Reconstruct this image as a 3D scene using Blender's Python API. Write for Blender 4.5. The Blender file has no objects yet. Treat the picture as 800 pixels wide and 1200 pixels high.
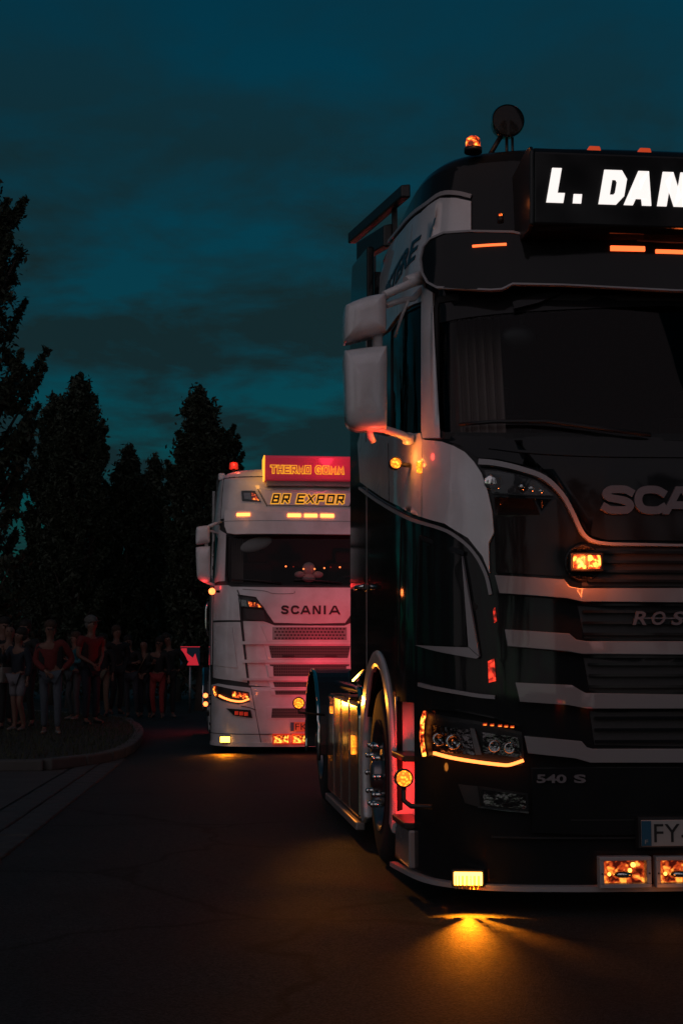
import bpy, bmesh, math, random
import numpy as np
from mathutils import Vector, Matrix
R = math.radians
scene = bpy.context.scene
COL = scene.collection
random.seed(7)
rng = np.random.default_rng(7)

# ------------------------------------------------------------------ camera
CAM_H = 1.11; FPX = 1667.0; PITCH = math.atan(180.0 / FPX)
cam_data = bpy.data.cameras.new('camera')
cam_data.sensor_fit = 'VERTICAL'; cam_data.sensor_height = 36.0; cam_data.sensor_width = 36.0
cam_data.lens = FPX / 1200.0 * 36.0
cam_data.clip_start = 0.05; cam_data.clip_end = 3000
cam = bpy.data.objects.new('camera', cam_data); COL.objects.link(cam)
cam.location = (0, 0, CAM_H); cam.rotation_euler = (math.pi / 2 + PITCH, 0, 0)
scene.camera = cam

# ------------------------------------------------------------------ world: dusk sky with torn cloud
SUN_EL, SUN_AZ = R(3.0), R(200.0)          # the sun has gone down behind the camera, a little to its left
world = bpy.data.worlds.new('World'); scene.world = world; world.use_nodes = True
wn = world.node_tree.nodes; wl = world.node_tree.links; wn.clear()
def N(nt, typ, **kw):
    n = nt.nodes.new(typ)
    for k, v in kw.items(): setattr(n, k, v)
    return n
W = world.node_tree
sky = N(W, 'ShaderNodeTexSky', sky_type='NISHITA', sun_disc=False, sun_elevation=SUN_EL, sun_rotation=SUN_AZ,
        altitude=200, air_density=1.0, dust_density=0.6, ozone_density=4.0)
tint = N(W, 'ShaderNodeMix', data_type='RGBA', blend_type='MULTIPLY'); tint.inputs[0].default_value = 1
tint.inputs[7].default_value = (0.03, 0.80, 0.60, 1)
wl.new(sky.outputs[0], tint.inputs[6])
tc = N(W, 'ShaderNodeTexCoord'); sep = N(W, 'ShaderNodeSeparateXYZ'); wl.new(tc.outputs['Generated'], sep.inputs[0])
zc = N(W, 'ShaderNodeMath', operation='MAXIMUM'); wl.new(sep.outputs[2], zc.inputs[0]); zc.inputs[1].default_value = 0.0
za = N(W, 'ShaderNodeMath', operation='ADD'); wl.new(zc.outputs[0], za.inputs[0]); za.inputs[1].default_value = 0.16
dx = N(W, 'ShaderNodeMath', operation='DIVIDE'); wl.new(sep.outputs[0], dx.inputs[0]); wl.new(za.outputs[0], dx.inputs[1])
dy = N(W, 'ShaderNodeMath', operation='DIVIDE'); wl.new(sep.outputs[1], dy.inputs[0]); wl.new(za.outputs[0], dy.inputs[1])
cmb = N(W, 'ShaderNodeCombineXYZ'); wl.new(dx.outputs[0], cmb.inputs[0]); wl.new(dy.outputs[0], cmb.inputs[1])
cmb.inputs[2].default_value = 8.1
nz = N(W, 'ShaderNodeTexNoise'); nz.inputs['Scale'].default_value = 3.3; nz.inputs['Detail'].default_value = 7
nz.inputs['Roughness'].default_value = 0.56; nz.inputs['Distortion'].default_value = 0.25
wl.new(cmb.outputs[0], nz.inputs['Vector'])
cr = N(W, 'ShaderNodeValToRGB'); cr.color_ramp.elements[0].position = 0.40; cr.color_ramp.elements[1].position = 0.64
wl.new(nz.outputs[0], cr.inputs[0])
# thicker cloud low down, thin haze of it overhead
thick = N(W, 'ShaderNodeMapRange'); thick.inputs[1].default_value = 0.24; thick.inputs[2].default_value = 0.46
thick.inputs[3].default_value = 1.0; thick.inputs[4].default_value = 0.22
wl.new(sep.outputs[2], thick.inputs[0])
cm = N(W, 'ShaderNodeMath', operation='MULTIPLY'); wl.new(cr.outputs[0], cm.inputs[0]); wl.new(thick.outputs[0], cm.inputs[1])
veil = N(W, 'ShaderNodeMath', operation='MULTIPLY_ADD'); wl.new(thick.outputs[0], veil.inputs[0]); veil.inputs[1].default_value = 0.28
wl.new(cm.outputs[0], veil.inputs[2])
vc = N(W, 'ShaderNodeClamp'); wl.new(veil.outputs[0], vc.inputs[0])
mixc = N(W, 'ShaderNodeMix', data_type='RGBA'); wl.new(vc.outputs[0], mixc.inputs[0]); wl.new(tint.outputs[2], mixc.inputs[6])
CLOUD = (0.095, 0.30, 0.36, 1)
mixc.inputs[7].default_value = CLOUD
bg = N(W, 'ShaderNodeBackground'); bg.inputs[1].default_value = 0.07
SKYSTR = bg.inputs[1]
wl.new(mixc.outputs[2], bg.inputs[0])
wo = N(W, 'ShaderNodeOutputWorld'); wl.new(bg.outputs[0], wo.inputs[0])

# ------------------------------------------------------------------ the last light of the sun: weak, wide, rosy
sd = bpy.data.lights.new('sun', 'SUN'); sd.energy = 0.62; sd.angle = R(115); sd.color = (1.0, 0.77, 0.80)
sun = bpy.data.objects.new('sun', sd); COL.objects.link(sun)
az = SUN_AZ; el = R(3)
sdir = Vector((math.sin(az) * math.cos(el), math.cos(az) * math.cos(el), math.sin(el)))
sun.rotation_euler = sdir.to_track_quat('Z', 'Y').to_euler()

scene.view_settings.view_transform = 'Standard'; scene.view_settings.look = 'None'
scene.view_settings.exposure = 0.0; scene.view_settings.gamma = 1.0

scene.render.engine = 'CYCLES'
cy = scene.cycles
cy.max_bounces = 6; cy.diffuse_bounces = 2; cy.glossy_bounces = 4; cy.transparent_max_bounces = 10
cy.caustics_reflective = False; cy.caustics_refractive = False
cy.use_denoising = True

# ------------------------------------------------------------------ materials
def mat(name, col, rough=0.5, metal=0.0, coat=0.0, spec=0.5, noise=None, bump=None, alpha=None):
    """noise = (scale, amount, second colour), bump = (scale, strength, distance)"""
    m = bpy.data.materials.new(name); m.use_nodes = True
    nt = m.node_tree; b = nt.nodes['Principled BSDF']
    b.inputs['Base Color'].default_value = (*col, 1); b.inputs['Roughness'].default_value = rough
    b.inputs['Metallic'].default_value = metal; b.inputs['Specular IOR Level'].default_value = spec
    b.inputs['Coat Weight'].default_value = coat; b.inputs['Coat Roughness'].default_value = 0.04
    tcn = N(nt, 'ShaderNodeTexCoord')
    if noise:
        nn = N(nt, 'ShaderNodeTexNoise'); nn.inputs['Scale'].default_value = noise[0]; nn.inputs['Detail'].default_value = 5
        nt.links.new(tcn.outputs['Object'], nn.inputs['Vector'])
        rr = N(nt, 'ShaderNodeValToRGB'); rr.color_ramp.elements[0].position = 0.35; rr.color_ramp.elements[1].position = 0.68
        rr.color_ramp.elements[0].color = (*col, 1)
        c2 = noise[2]; a = noise[1]
        rr.color_ramp.elements[1].color = (*[col[i] * (1 - a) + c2[i] * a for i in range(3)], 1)
        nt.links.new(nn.outputs[0], rr.inputs[0]); nt.links.new(rr.outputs[0], b.inputs['Base Color'])
        mr = N(nt, 'ShaderNodeMapRange'); mr.inputs[3].default_value = rough * 0.8; mr.inputs[4].default_value = min(1, rough * 1.5 + 0.03)
        nt.links.new(nn.outputs[0], mr.inputs[0]); nt.links.new(mr.outputs[0], b.inputs['Roughness'])
    if bump:
        bn = N(nt, 'ShaderNodeTexNoise'); bn.inputs['Scale'].default_value = bump[0]; bn.inputs['Detail'].default_value = 3
        nt.links.new(tcn.outputs['Object'], bn.inputs['Vector'])
        bb = N(nt, 'ShaderNodeBump'); bb.inputs['Strength'].default_value = bump[1]; bb.inputs['Distance'].default_value = bump[2]
        nt.links.new(bn.outputs[0], bb.inputs['Height']); nt.links.new(bb.outputs[0], b.inputs['Normal'])
    return m
def emit(name, col, strength, base=(0.3, 0.1, 0.02), vary=0.0, scale=60.0):
    m = mat(name, base, 0.15); nt = m.node_tree; b = nt.nodes['Principled BSDF']
    b.inputs['Emission Color'].default_value = (*col, 1); b.inputs['Emission Strength'].default_value = strength
    if vary:
        t = N(nt, 'ShaderNodeTexCoord'); v = N(nt, 'ShaderNodeTexVoronoi'); v.inputs['Scale'].default_value = scale
        nt.links.new(t.outputs['Object'], v.inputs['Vector'])
        mr = N(nt, 'ShaderNodeMapRange'); mr.inputs[1].default_value = 0.15; mr.inputs[2].default_value = 0.6
        mr.inputs[3].default_value = strength; mr.inputs[4].default_value = strength * (1 - vary)
        nt.links.new(v.outputs[0], mr.inputs[0]); nt.links.new(mr.outputs[0], b.inputs['Emission Strength'])
    return m
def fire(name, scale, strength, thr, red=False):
    """a lit lamp seen through patterned glass, or a painted red reflection: hot spots, orange between, dark red gaps"""
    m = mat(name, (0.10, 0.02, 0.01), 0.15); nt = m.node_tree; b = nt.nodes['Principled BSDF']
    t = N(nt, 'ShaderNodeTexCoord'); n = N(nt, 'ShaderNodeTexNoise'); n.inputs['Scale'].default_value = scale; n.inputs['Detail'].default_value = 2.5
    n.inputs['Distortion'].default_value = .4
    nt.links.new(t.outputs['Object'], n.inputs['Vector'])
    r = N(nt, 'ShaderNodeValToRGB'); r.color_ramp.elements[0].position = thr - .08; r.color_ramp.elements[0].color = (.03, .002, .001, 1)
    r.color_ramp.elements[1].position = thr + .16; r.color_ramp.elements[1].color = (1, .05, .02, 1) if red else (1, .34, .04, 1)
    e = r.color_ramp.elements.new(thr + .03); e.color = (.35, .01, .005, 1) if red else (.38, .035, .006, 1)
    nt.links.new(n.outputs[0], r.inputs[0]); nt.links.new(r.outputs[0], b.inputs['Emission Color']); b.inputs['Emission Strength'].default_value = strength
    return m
def glass_mat(name, tintc=(0.35, 0.4, 0.4), rough=0.0, ior=1.5):
    m = bpy.data.materials.new(name); m.use_nodes = True; nt = m.node_tree; nt.nodes.clear()
    o = N(nt, 'ShaderNodeOutputMaterial'); mx = N(nt, 'ShaderNodeMixShader'); fr = N(nt, 'ShaderNodeFresnel')
    fr.inputs[0].default_value = ior
    t = N(nt, 'ShaderNodeBsdfTransparent'); t.inputs[0].default_value = (*tintc, 1)
    g = N(nt, 'ShaderNodeBsdfGlossy'); g.inputs['Roughness'].default_value = rough
    nt.links.new(fr.outputs[0], mx.inputs[0]); nt.links.new(t.outputs[0], mx.inputs[1]); nt.links.new(g.outputs[0], mx.inputs[2])
    nt.links.new(mx.outputs[0], o.inputs[0]); return m
M = {}
M['black'] = mat('black_paint', (0.012, 0.013, 0.014), 0.05, coat=0.0, spec=.20, noise=(3, .3, (0.03, 0.03, 0.03)))
M['white'] = mat('white_paint', (0.80, 0.76, 0.77), 0.24, coat=0.8, noise=(5, .5, (0.52, 0.46, 0.44)))
M['mirror_white'] = mat('mirror_paint', (0.84, 0.80, 0.82), 0.22, coat=0.8, noise=(9, .6, (0.58, 0.52, 0.50)))
M['grey_paint'] = mat('grey_paint', (0.28, 0.26, 0.265), 0.2, coat=0.8, noise=(4, .3, (0.3, 0.27, 0.26)))
M['stripe'] = mat('stripe_paint', (0.38, 0.35, 0.36), 0.3, noise=(5, .3, (0.35, 0.32, 0.31)))
M['plastic'] = mat('black_plastic', (0.018, 0.018, 0.019), 0.42, bump=(400, .15, .001))
M['rubber'] = mat('tyre_rubber', (0.016, 0.015, 0.015), 0.75, bump=(60, .4, .004))
M['chrome'] = mat('chrome', (0.75, 0.74, 0.72), 0.07, metal=1.0, bump=(20, .03, .002))
M['brushed'] = mat('brushed_metal', (0.40, 0.35, 0.35), 0.35, metal=0.7, noise=(30, .3, (0.3, 0.26, 0.26)))
M['badge'] = mat('badge_metal', (0.20, 0.17, 0.18), 0.4, metal=0.5, noise=(30, .2, (0.22, 0.2, 0.2)))
M['tank'] = mat('polished_tank', (0.80, 0.70, 0.55), 0.15, metal=1.0, noise=(6, .2, (0.6, 0.5, 0.4)), bump=(3.0, .25, .02))
M['rim'] = mat('alloy_rim', (0.26, 0.26, 0.27), 0.34, metal=1.0, noise=(14, .3, (0.35, 0.33, 0.32)))
M['glass'] = glass_mat('tinted_glass', (0.62, 0.68, 0.68), ior=1.27)
M['lens'] = glass_mat('lamp_glass', (0.75, 0.78, 0.8), 0.02)
M['reflector'] = mat('lamp_reflector', (0.24, 0.20, 0.20), 0.16, metal=1.0, bump=(22, .5, .02))
M['interior'] = mat('cab_trim', (0.02, 0.017, 0.016), 0.8, noise=(8, .4, (0.035, 0.025, 0.02)))
M['seat'] = mat('seat_fabric', (0.05, 0.02, 0.018), 0.9, noise=(40, .5, (0.03, 0.03, 0.03)))
M['amber_led'] = emit('amber_led', (1.0, 0.17, 0.02), 4.2)
M['visor_led'] = emit('visor_led', (1.0, 0.125, 0.03), 2.3)
M['far_led'] = emit('far_led', (1.0, 0.22, 0.045), 5.0)
M['drl'] = emit('drl_led', (1.0, 0.20, 0.04), 3.6)
M['amber_hot'] = emit('amber_lamp', (1.0, 0.40, 0.05), 9.0)
M['amber_round'] = emit('amber_round_lamp', (1.0, 0.24, 0.015), 4.2, vary=0.75, scale=75)
M['amber_flash'] = fire('amber_flash', 38, 5.0, .46)
M['amber_glow'] = fire('amber_bulb', 30, 3.2, .52)
M['amber_lens'] = emit('amber_lens', (1.0, 0.09, 0.02), 0.45, base=(0.4, 0.06, 0.01))
M['red_reflection_glow'] = fire('red_reflection_glow', 26, 1.6, .50, red=True)  # glow standing in for red lamps mirrored in the paint
M['red_lens'] = emit('red_lens', (1.0, 0.05, 0.02), 0.35, base=(0.4, 0.03, 0.02))
M['red_lamp'] = emit('red_lamp', (1.0, 0.02, 0.02), 4.0)
M['sign_white'] = emit('sign_letter', (1.0, 0.92, 0.88), 1.0, base=(.7, .7, .7))
M['plate'] = mat('plate_white', (0.40, 0.36, 0.34), 0.4, noise=(20, .2, (.5, .45, .42)))
M['plate_blue'] = mat('plate_blue', (0.01, 0.09, 0.16), 0.4, noise=(20, .2, (.02, .1, .15)))
M['ink'] = mat('black_ink', (0.012, 0.012, 0.012), 0.5, noise=(20, .2, (.03, .03, .03)))
M['decal'] = mat('blue_decal', (0.02, 0.055, 0.09), 0.3, noise=(20, .3, (.03, .07, .1)))
M['sign_red'] = emit('red_panel', (1, .03, .09), .16, base=(.55, .10, .14))
M['neon'] = emit('yellow_outline', (1.0, 0.42, 0.02), 0.85, base=(.6, .35, .05))
M['neon_edge'] = emit('yellow_edge', (1.0, 0.42, 0.03), 1.4, base=(.6, .35, .05))
M['mesh_dark'] = mat('grille_mesh', (0.035, 0.032, 0.032), 0.5, noise=(60, .4, (.07, .06, .06)))
M['white_plush'] = mat('white_plush', (0.6, 0.5, 0.5), 0.9, noise=(30, .3, (.4, .35, .35)))
# fine hexagon mesh of the far grille: colour only, the plates are geometry
def hexmesh():
    m = mat('far_grille_mesh', (0.3, 0.28, 0.28), 0.6); nt = m.node_tree; b = nt.nodes['Principled BSDF']
    t = N(nt, 'ShaderNodeTexCoord'); v = N(nt, 'ShaderNodeTexVoronoi'); v.inputs['Scale'].default_value = 34; v.inputs['Randomness'].default_value = 0.0
    mp = N(nt, 'ShaderNodeMapping'); mp.inputs['Scale'].default_value = (1, 0, 0.8)
    nt.links.new(t.outputs['Object'], mp.inputs[0]); nt.links.new(mp.outputs[0], v.inputs['Vector'])
    r = N(nt, 'ShaderNodeValToRGB'); r.color_ramp.elements[0].position = 0.30; r.color_ramp.elements[1].position = 0.36
    r.color_ramp.elements[0].color = (0.015, 0.013, 0.013, 1); r.color_ramp.elements[1].color = (0.10, 0.10, 0.09, 1)
    nt.links.new(v.outputs['Distance'], r.inputs[0]); nt.links.new(r.outputs[0], b.inputs['Base Color']); return m
M['hexmesh'] = hexmesh()

# ------------------------------------------------------------------ object helpers
def setp(o, label=None, cat=None, group=None, kind=None):
    if label: o['label'] = label
    if cat: o['category'] = cat
    if group: o['group'] = group
    if kind: o['kind'] = kind
    return o
def empty(name, loc, rz=0.0, **kw):
    o = bpy.data.objects.new(name, None); COL.objects.link(o); o.location = loc; o.rotation_euler = (0, 0, rz)
    o.empty_display_size = 0.3
    return setp(o, **kw)
def link(name, me, m=None, parent=None, bevel=0.0, label=None):
    o = bpy.data.objects.new(name, me); COL.objects.link(o)
    if m is not None and not me.materials:
        for mm in (m if isinstance(m, (list, tuple)) else [m]): me.materials.append(mm)
    if parent is not None: o.parent = parent
    if bevel:
        b = o.modifiers.new('bevel', 'BEVEL'); b.width = bevel; b.segments = 2; b.limit_method = 'ANGLE'; b.angle_limit = R(40)
    if label: o['label'] = label
    return o
def from_bm(bm, name):
    me = bpy.data.meshes.new(name); bm.to_mesh(me); bm.free(); return me
class MB:
    """gathers plain shapes into one bmesh"""
    def __init__(s): s.bm = bmesh.new()
    def box(s, c, size, rot=None):
        r = bmesh.ops.create_cube(s.bm, size=1.0)
        mt = Matrix.Translation(c) @ (rot.to_4x4() if rot is not None else Matrix.Identity(4)) @ Matrix.Diagonal((*size, 1))
        bmesh.ops.transform(s.bm, matrix=mt, verts=r['verts']); return s
    def cyl(s, p0, p1, r0, r1=None, n=16, smooth=True):
        p0 = Vector(p0); p1 = Vector(p1); d = p1 - p0; r1 = r0 if r1 is None else r1
        r = bmesh.ops.create_cone(s.bm, cap_ends=True, segments=n, radius1=r0, radius2=r1, depth=d.length)
        mt = Matrix.Translation((p0 + p1) / 2) @ d.to_track_quat('Z', 'Y').to_matrix().to_4x4()
        bmesh.ops.transform(s.bm, matrix=mt, verts=r['verts'])
        if smooth:
            for v in r['verts']:
                for f in v.link_faces:
                    if len(f.verts) == 4: f.smooth = True
        return s
    def tube(s, pts, r, n=10):
        pts = [Vector(p) for p in pts]; rings = []
        for i, p in enumerate(pts):
            a = pts[max(0, i - 1)]; b = pts[min(len(pts) - 1, i + 1)]
            t = (b - a).normalized(); up = Vector((0, 0, 1)) if abs(t.z) < .95 else Vector((1, 0, 0))
            x = t.cross(up).normalized(); y = x.cross(t)
            rr = r[i] if isinstance(r, (list, tuple)) else r
            rings.append([s.bm.verts.new(p + x * math.cos(2 * math.pi * k / n) * rr + y * math.sin(2 * math.pi * k / n) * rr) for k in range(n)])
        for a, b in zip(rings, rings[1:]):
            for k in range(n):
                f = s.bm.faces.new((a[k], a[(k + 1) % n], b[(k + 1) % n], b[k])); f.smooth = True
        s.bm.faces.new(rings[0][::-1]); s.bm.faces.new(rings[-1]); return s
    def ball(s, c, rx, ry=None, rz=None, n=16):
        ry = ry or rx; rz = rz or rx
        r = bmesh.ops.create_uvsphere(s.bm, u_segments=n, v_segments=max(6, n // 2), radius=1)
        bmesh.ops.transform(s.bm, matrix=Matrix.Translation(c) @ Matrix.Diagonal((rx, ry, rz, 1)), verts=r['verts'])
        for v in r['verts']:
            for f in v.link_faces: f.smooth = True
        return s
    def lathe(s, prof, c, axis='X', n=40):
        """prof: (radius, along axis)"""
        rings = []
        for (r, h) in prof:
            ring = []
            for k in range(n):
                t = 2 * math.pi * k / n; u, v = r * math.cos(t), r * math.sin(t)
                p = {'X': (h, u, v), 'Y': (u, h, v), 'Z': (u, v, h)}[axis]
                ring.append(s.bm.verts.new(Vector(p) + Vector(c)))
            rings.append(ring)
        for a, b in zip(rings, rings[1:]):
            for k in range(n):
                f = s.bm.faces.new((a[k], a[(k + 1) % n], b[(k + 1) % n], b[k])); f.smooth = True
        return s
    def prism(s, poly, y0, y1, axes='XZ'):
        """extrude a 2D polygon along the third axis"""
        def mk(p, h): return {'XZ': (p[0], h, p[1]), 'YZ': (h, p[0], p[1]), 'XY': (p[0], p[1], h)}[axes]
        a = [s.bm.verts.new(mk(p, y0)) for p in poly]; b = [s.bm.verts.new(mk(p, y1)) for p in poly]
        n = len(poly); s.bm.faces.new(a); s.bm.faces.new(b[::-1])
        for k in range(n): s.bm.faces.new((a[k], b[k], b[(k + 1) % n], a[(k + 1) % n]))
        return s
    def build(s, name, m, parent=None, bevel=0.0, label=None):
        bmesh.ops.recalc_face_normals(s.bm, faces=s.bm.faces)
        return link(name, from_bm(s.bm, name), m, parent, bevel, label)
def lamp(name, kind, loc, energy, col, parent=None, radius=0.03, **kw):
    l = bpy.data.lights.new(name, kind); l.energy = energy; l.color = col
    if kind in ('POINT', 'SPOT'): l.shadow_soft_size = radius
    for k, v in kw.items():
        if k != 'aim': setattr(l, k, v)
    o = bpy.data.objects.new(name, l); COL.objects.link(o); o.location = loc; o.parent = parent
    if 'aim' in kw: o.rotation_euler = (-Vector(kw['aim'])).to_track_quat('Z', 'Y').to_euler()
    return o
AMBER = (1.0, 0.28, 0.03); RED = (1.0, 0.03, 0.02)

# ------------------------------------------------------------------ the skin both truck cabs share
YAW = 0.102
_pl = [(0, 0), (.25, .004), (.5, .018), (.72, .045), (.88, .085), (1.0, .14), (1.09, .215), (1.16, .32), (1.205, .45), (1.232, .62), (1.247, .9), (1.25, 1.3), (1.25, 1.9), (1.25, 2.5), (1.25, 3.4)]
def _spline(pts, n=24):
    P_ = [np.array(p, float) for p in pts]; P_ = [2 * P_[0] - P_[1]] + P_ + [2 * P_[-1] - P_[-2]]; P_[0] = np.array([-P_[2][0], P_[2][1]])
    out = []
    for i in range(1, len(P_) - 2):
        for k in range(n):
            t = k / n; a, b, c, d = P_[i - 1:i + 3]
            out.append(.5 * ((2 * b) + (-a + c) * t + (2 * a - 5 * b + 4 * c - d) * t * t + (-a + 3 * b - 3 * c + d) * t ** 3))
    out.append(P_[-2]); return np.array(out)
_pp = _spline(_pl); _ss = np.concatenate([[0], np.cumsum(np.linalg.norm(np.diff(_pp, axis=0), axis=1))])
SMAX = float(_ss[-1])
def s_at_d(d): return float(np.interp(d, _pp[:, 1], _ss))
_zr = [0, .12, .5, 1.0, 1.6, 1.95, 2.15, 2.5, 2.9, 3.1, 3.5, 3.9]
_rr = [.05, .03, .0, .0, .02, .04, .08, .17, .27, .30, .34, .40]
_tt = [0, 0, 0, 0, 0, .0, .002, .010, .020, .03, .065, .12]
def S(s, z, off=0.0):
    s = np.asarray(s, float); z = np.asarray(z, float)
    def base(s, z):
        q = np.abs(s); a = np.interp(q, _ss, _pp[:, 0]); d = np.interp(q, _ss, _pp[:, 1])
        t = np.interp(z, _zr, _tt); r = np.interp(z, _zr, _rr)
        return np.stack([np.sign(s) * a * (1 - t), d + r * np.exp(-np.maximum(d - .1, 0) / 1.2), z + 0 * s], -1)
    p = base(s, z)
    if np.any(np.asarray(off) != 0):
        e = .02; du = base(s + e, z) - base(s - e, z); dv = base(s, z + e) - base(s, z - e)
        n = np.cross(du, dv); n /= np.linalg.norm(n, axis=-1, keepdims=True) + 1e-12
        p = p + n * np.asarray(off)[..., None] if np.ndim(off) else p + n * off
    return p
cP, sP = math.cos(PITCH), math.sin(PITCH)
def project(p):
    p = np.asarray(p, float); x = p[..., 0]; y = p[..., 1]; z = p[..., 2] - CAM_H
    f = y * cP + z * sP; u = -y * sP + z * cP
    return np.stack([400 + FPX * x / f, 600 - FPX * u / f], -1)
def ray(px, py):
    x = (px - 400) / FPX; y = -(py - 600) / FPX
    return np.array([x, cP - y * sP, sP + y * cP])
def at_z(px, py, z=0.0):
    r = ray(px, py); t = (z - CAM_H) / r[2]; return (r[0] * t, r[1] * t, z)
def at_y(px, py, y):
    r = ray(px, py); t = y / r[1]; return (r[0] * t, y, CAM_H + r[2] * t)
class Frame:
    """a truck's own frame: X to its left side, Y rearwards, Z up, origin on the road under its nose"""
    def __init__(s, x, y, root):
        s.o = np.array([x, y, 0.0]); s.root = root
        s.m = np.array([[math.cos(YAW), -math.sin(YAW), 0], [math.sin(YAW), math.cos(YAW), 0], [0, 0, 1]])
        s.gs, s.gz = np.meshgrid(np.linspace(-SMAX, .6, 260), np.linspace(0.02, 3.9, 260), indexing='ij')
        s.cache = {}
    def w(s, p): return np.asarray(p) @ s.m.T + s.o
    def P(s, px, py, off=0.0):
        """the (s, z) of the skin seen in that direction"""
        if off not in s.cache:
            w_ = s.w(S(s.gs, s.gz, off)); s.cache[off] = (project(w_), w_[..., 1])
        q, dep = s.cache[off]
        dist = np.hypot(q[..., 0] - px, q[..., 1] - py)
        i = np.unravel_index(np.argmin(dist + 0.6 * dep), dist.shape); u = np.array([s.gs[i], s.gz[i]])
        for _ in range(8):
            f = lambda u: project(s.w(S(u[0], u[1], off)))
            e = 1e-3; f0 = f(u); J = np.stack([(f(u + [e, 0]) - f0) / e, (f(u + [0, e]) - f0) / e], -1)
            du = np.linalg.lstsq(J, np.array([px, py]) - f0, rcond=None)[0]
            n = np.linalg.norm(du);
            if n > .15: du *= .15 / n
            u = u + du
        u[0] = min(max(u[0], -SMAX), .7); return float(u[0]), float(u[1])
    def plane(s, px, py, d):
        """point of the frame seen in that direction on the cross plane at depth d"""
        r = ray(px, py); o = (np.array([0, 0, CAM_H]) - s.o) @ s.m; v = r @ s.m
        t = (d - o[1]) / v[1]; p = o + v * t; return float(p[0]), float(p[1]), float(p[2])
    def side(s, px, py, a):
        r = ray(px, py); o = (np.array([0, 0, CAM_H]) - s.o) @ s.m; v = r @ s.m
        t = (a - o[0]) / v[0]; p = o + v * t; return float(p[0]), float(p[1]), float(p[2])
def smooth_path(pts, n=5, closed=False):
    p = [np.array(q, float) for q in pts]
    if closed: p = [p[-1]] + p + [p[0], p[1]]
    else: p = [2 * p[0] - p[1]] + p + [2 * p[-1] - p[-2]]
    out = []
    for i in range(1, len(p) - 2):
        for k in range(n):
            t = k / n; a, b, c, d = p[i - 1:i + 3]
            out.append(tuple(.5 * ((2 * b) + (-a + c) * t + (2 * a - 5 * b + 4 * c - d) * t * t + (-a + 3 * b - 3 * c + d) * t ** 3)))
    if not closed: out.append(tuple(p[-2]))
    return out
def panel(poly, name, m, parent, off=0.012, th=0.02, step=0.07, bevel=0.0, holes=(), label=None, mirror=False, zmax=None):
    """a sheet that follows the cab skin; poly in (s, z); holes are convex polygons"""
    if mirror:
        panel([(-s, z) for s, z in poly][::-1], name, m, parent, off, th, step, bevel, [[(-s, z) for s, z in h][::-1] for h in holes], label)
    bm = bmesh.new()
    vs = [bm.verts.new((p[0], 0, p[1])) for p in poly]
    f = bm.faces.new(vs); bmesh.ops.triangulate(bm, faces=[f], ngon_method='EAR_CLIP')
    def cut(co, no):
        bmesh.ops.bisect_plane(bm, geom=bm.verts[:] + bm.edges[:] + bm.faces[:], dist=1e-6, plane_co=co, plane_no=no)
    xs = [p[0] for p in poly]; zs = [p[1] for p in poly]
    k = math.ceil(min(xs) / step)
    while k * step < max(xs): cut((k * step, 0, 0), (1, 0, 0)); k += 1
    zstep = step * 1.6; k = math.ceil(min(zs) / zstep)
    while k * zstep < max(zs): cut((0, 0, k * zstep), (0, 0, 1)); k += 1
    for h in holes:
        n = len(h)
        for i in range(n):
            a, b = h[i], h[(i + 1) % n]; dxz = (b[0] - a[0], b[1] - a[1])
            if math.hypot(*dxz) > 1e-5: cut((a[0], 0, a[1]), (dxz[1], 0, -dxz[0]))
        def inside(x, z):
            c = None
            for i in range(n):
                a, b = h[i], h[(i + 1) % n]; cr_ = (b[0] - a[0]) * (z - a[1]) - (b[1] - a[1]) * (x - a[0])
                if abs(cr_) < 1e-9: continue
                if c is None: c = cr_ > 0
                elif c != (cr_ > 0): return False
            return True
        kill = []
        for f in bm.faces:
            c = f.calc_center_median()
            if inside(c.x, c.z): kill.append(f)
        bmesh.ops.delete(bm, geom=kill, context='FACES')
    bm.verts.ensure_lookup_table()
    flat = np.array([(v.co.x, v.co.z) for v in bm.verts])
    front = S(flat[:, 0], flat[:, 1], off)
    back = S(flat[:, 0], flat[:, 1], off - th)
    for v, p in zip(bm.verts, front): v.co = p
    for f in bm.faces: f.smooth = True
    # walls at the rim
    idx = {v: i for i, v in enumerate(bm.verts)}
    nb = {}
    rim = [e for e in bm.edges if e.is_boundary]
    for e in rim:
        l = e.link_loops[0]; a, b = l.vert, l.link_loop_next.vert
        for v in (a, b):
            if v not in nb: nb[v] = None
    bk = {v: bm.verts.new(back[idx[v]]) for v in nb}
    for e in rim:
        l = e.link_loops[0]; a, b = l.vert, l.link_loop_next.vert
        f = bm.faces.new((b, a, bk[a], bk[b])); e.smooth = False
    bmesh.ops.recalc_face_normals(bm, faces=bm.faces)
    # outward check
    fc = next((f for f in bm.faces if f.smooth), None)
    me = from_bm(bm, name)
    return link(name, me, m, parent, bevel, label)
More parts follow.
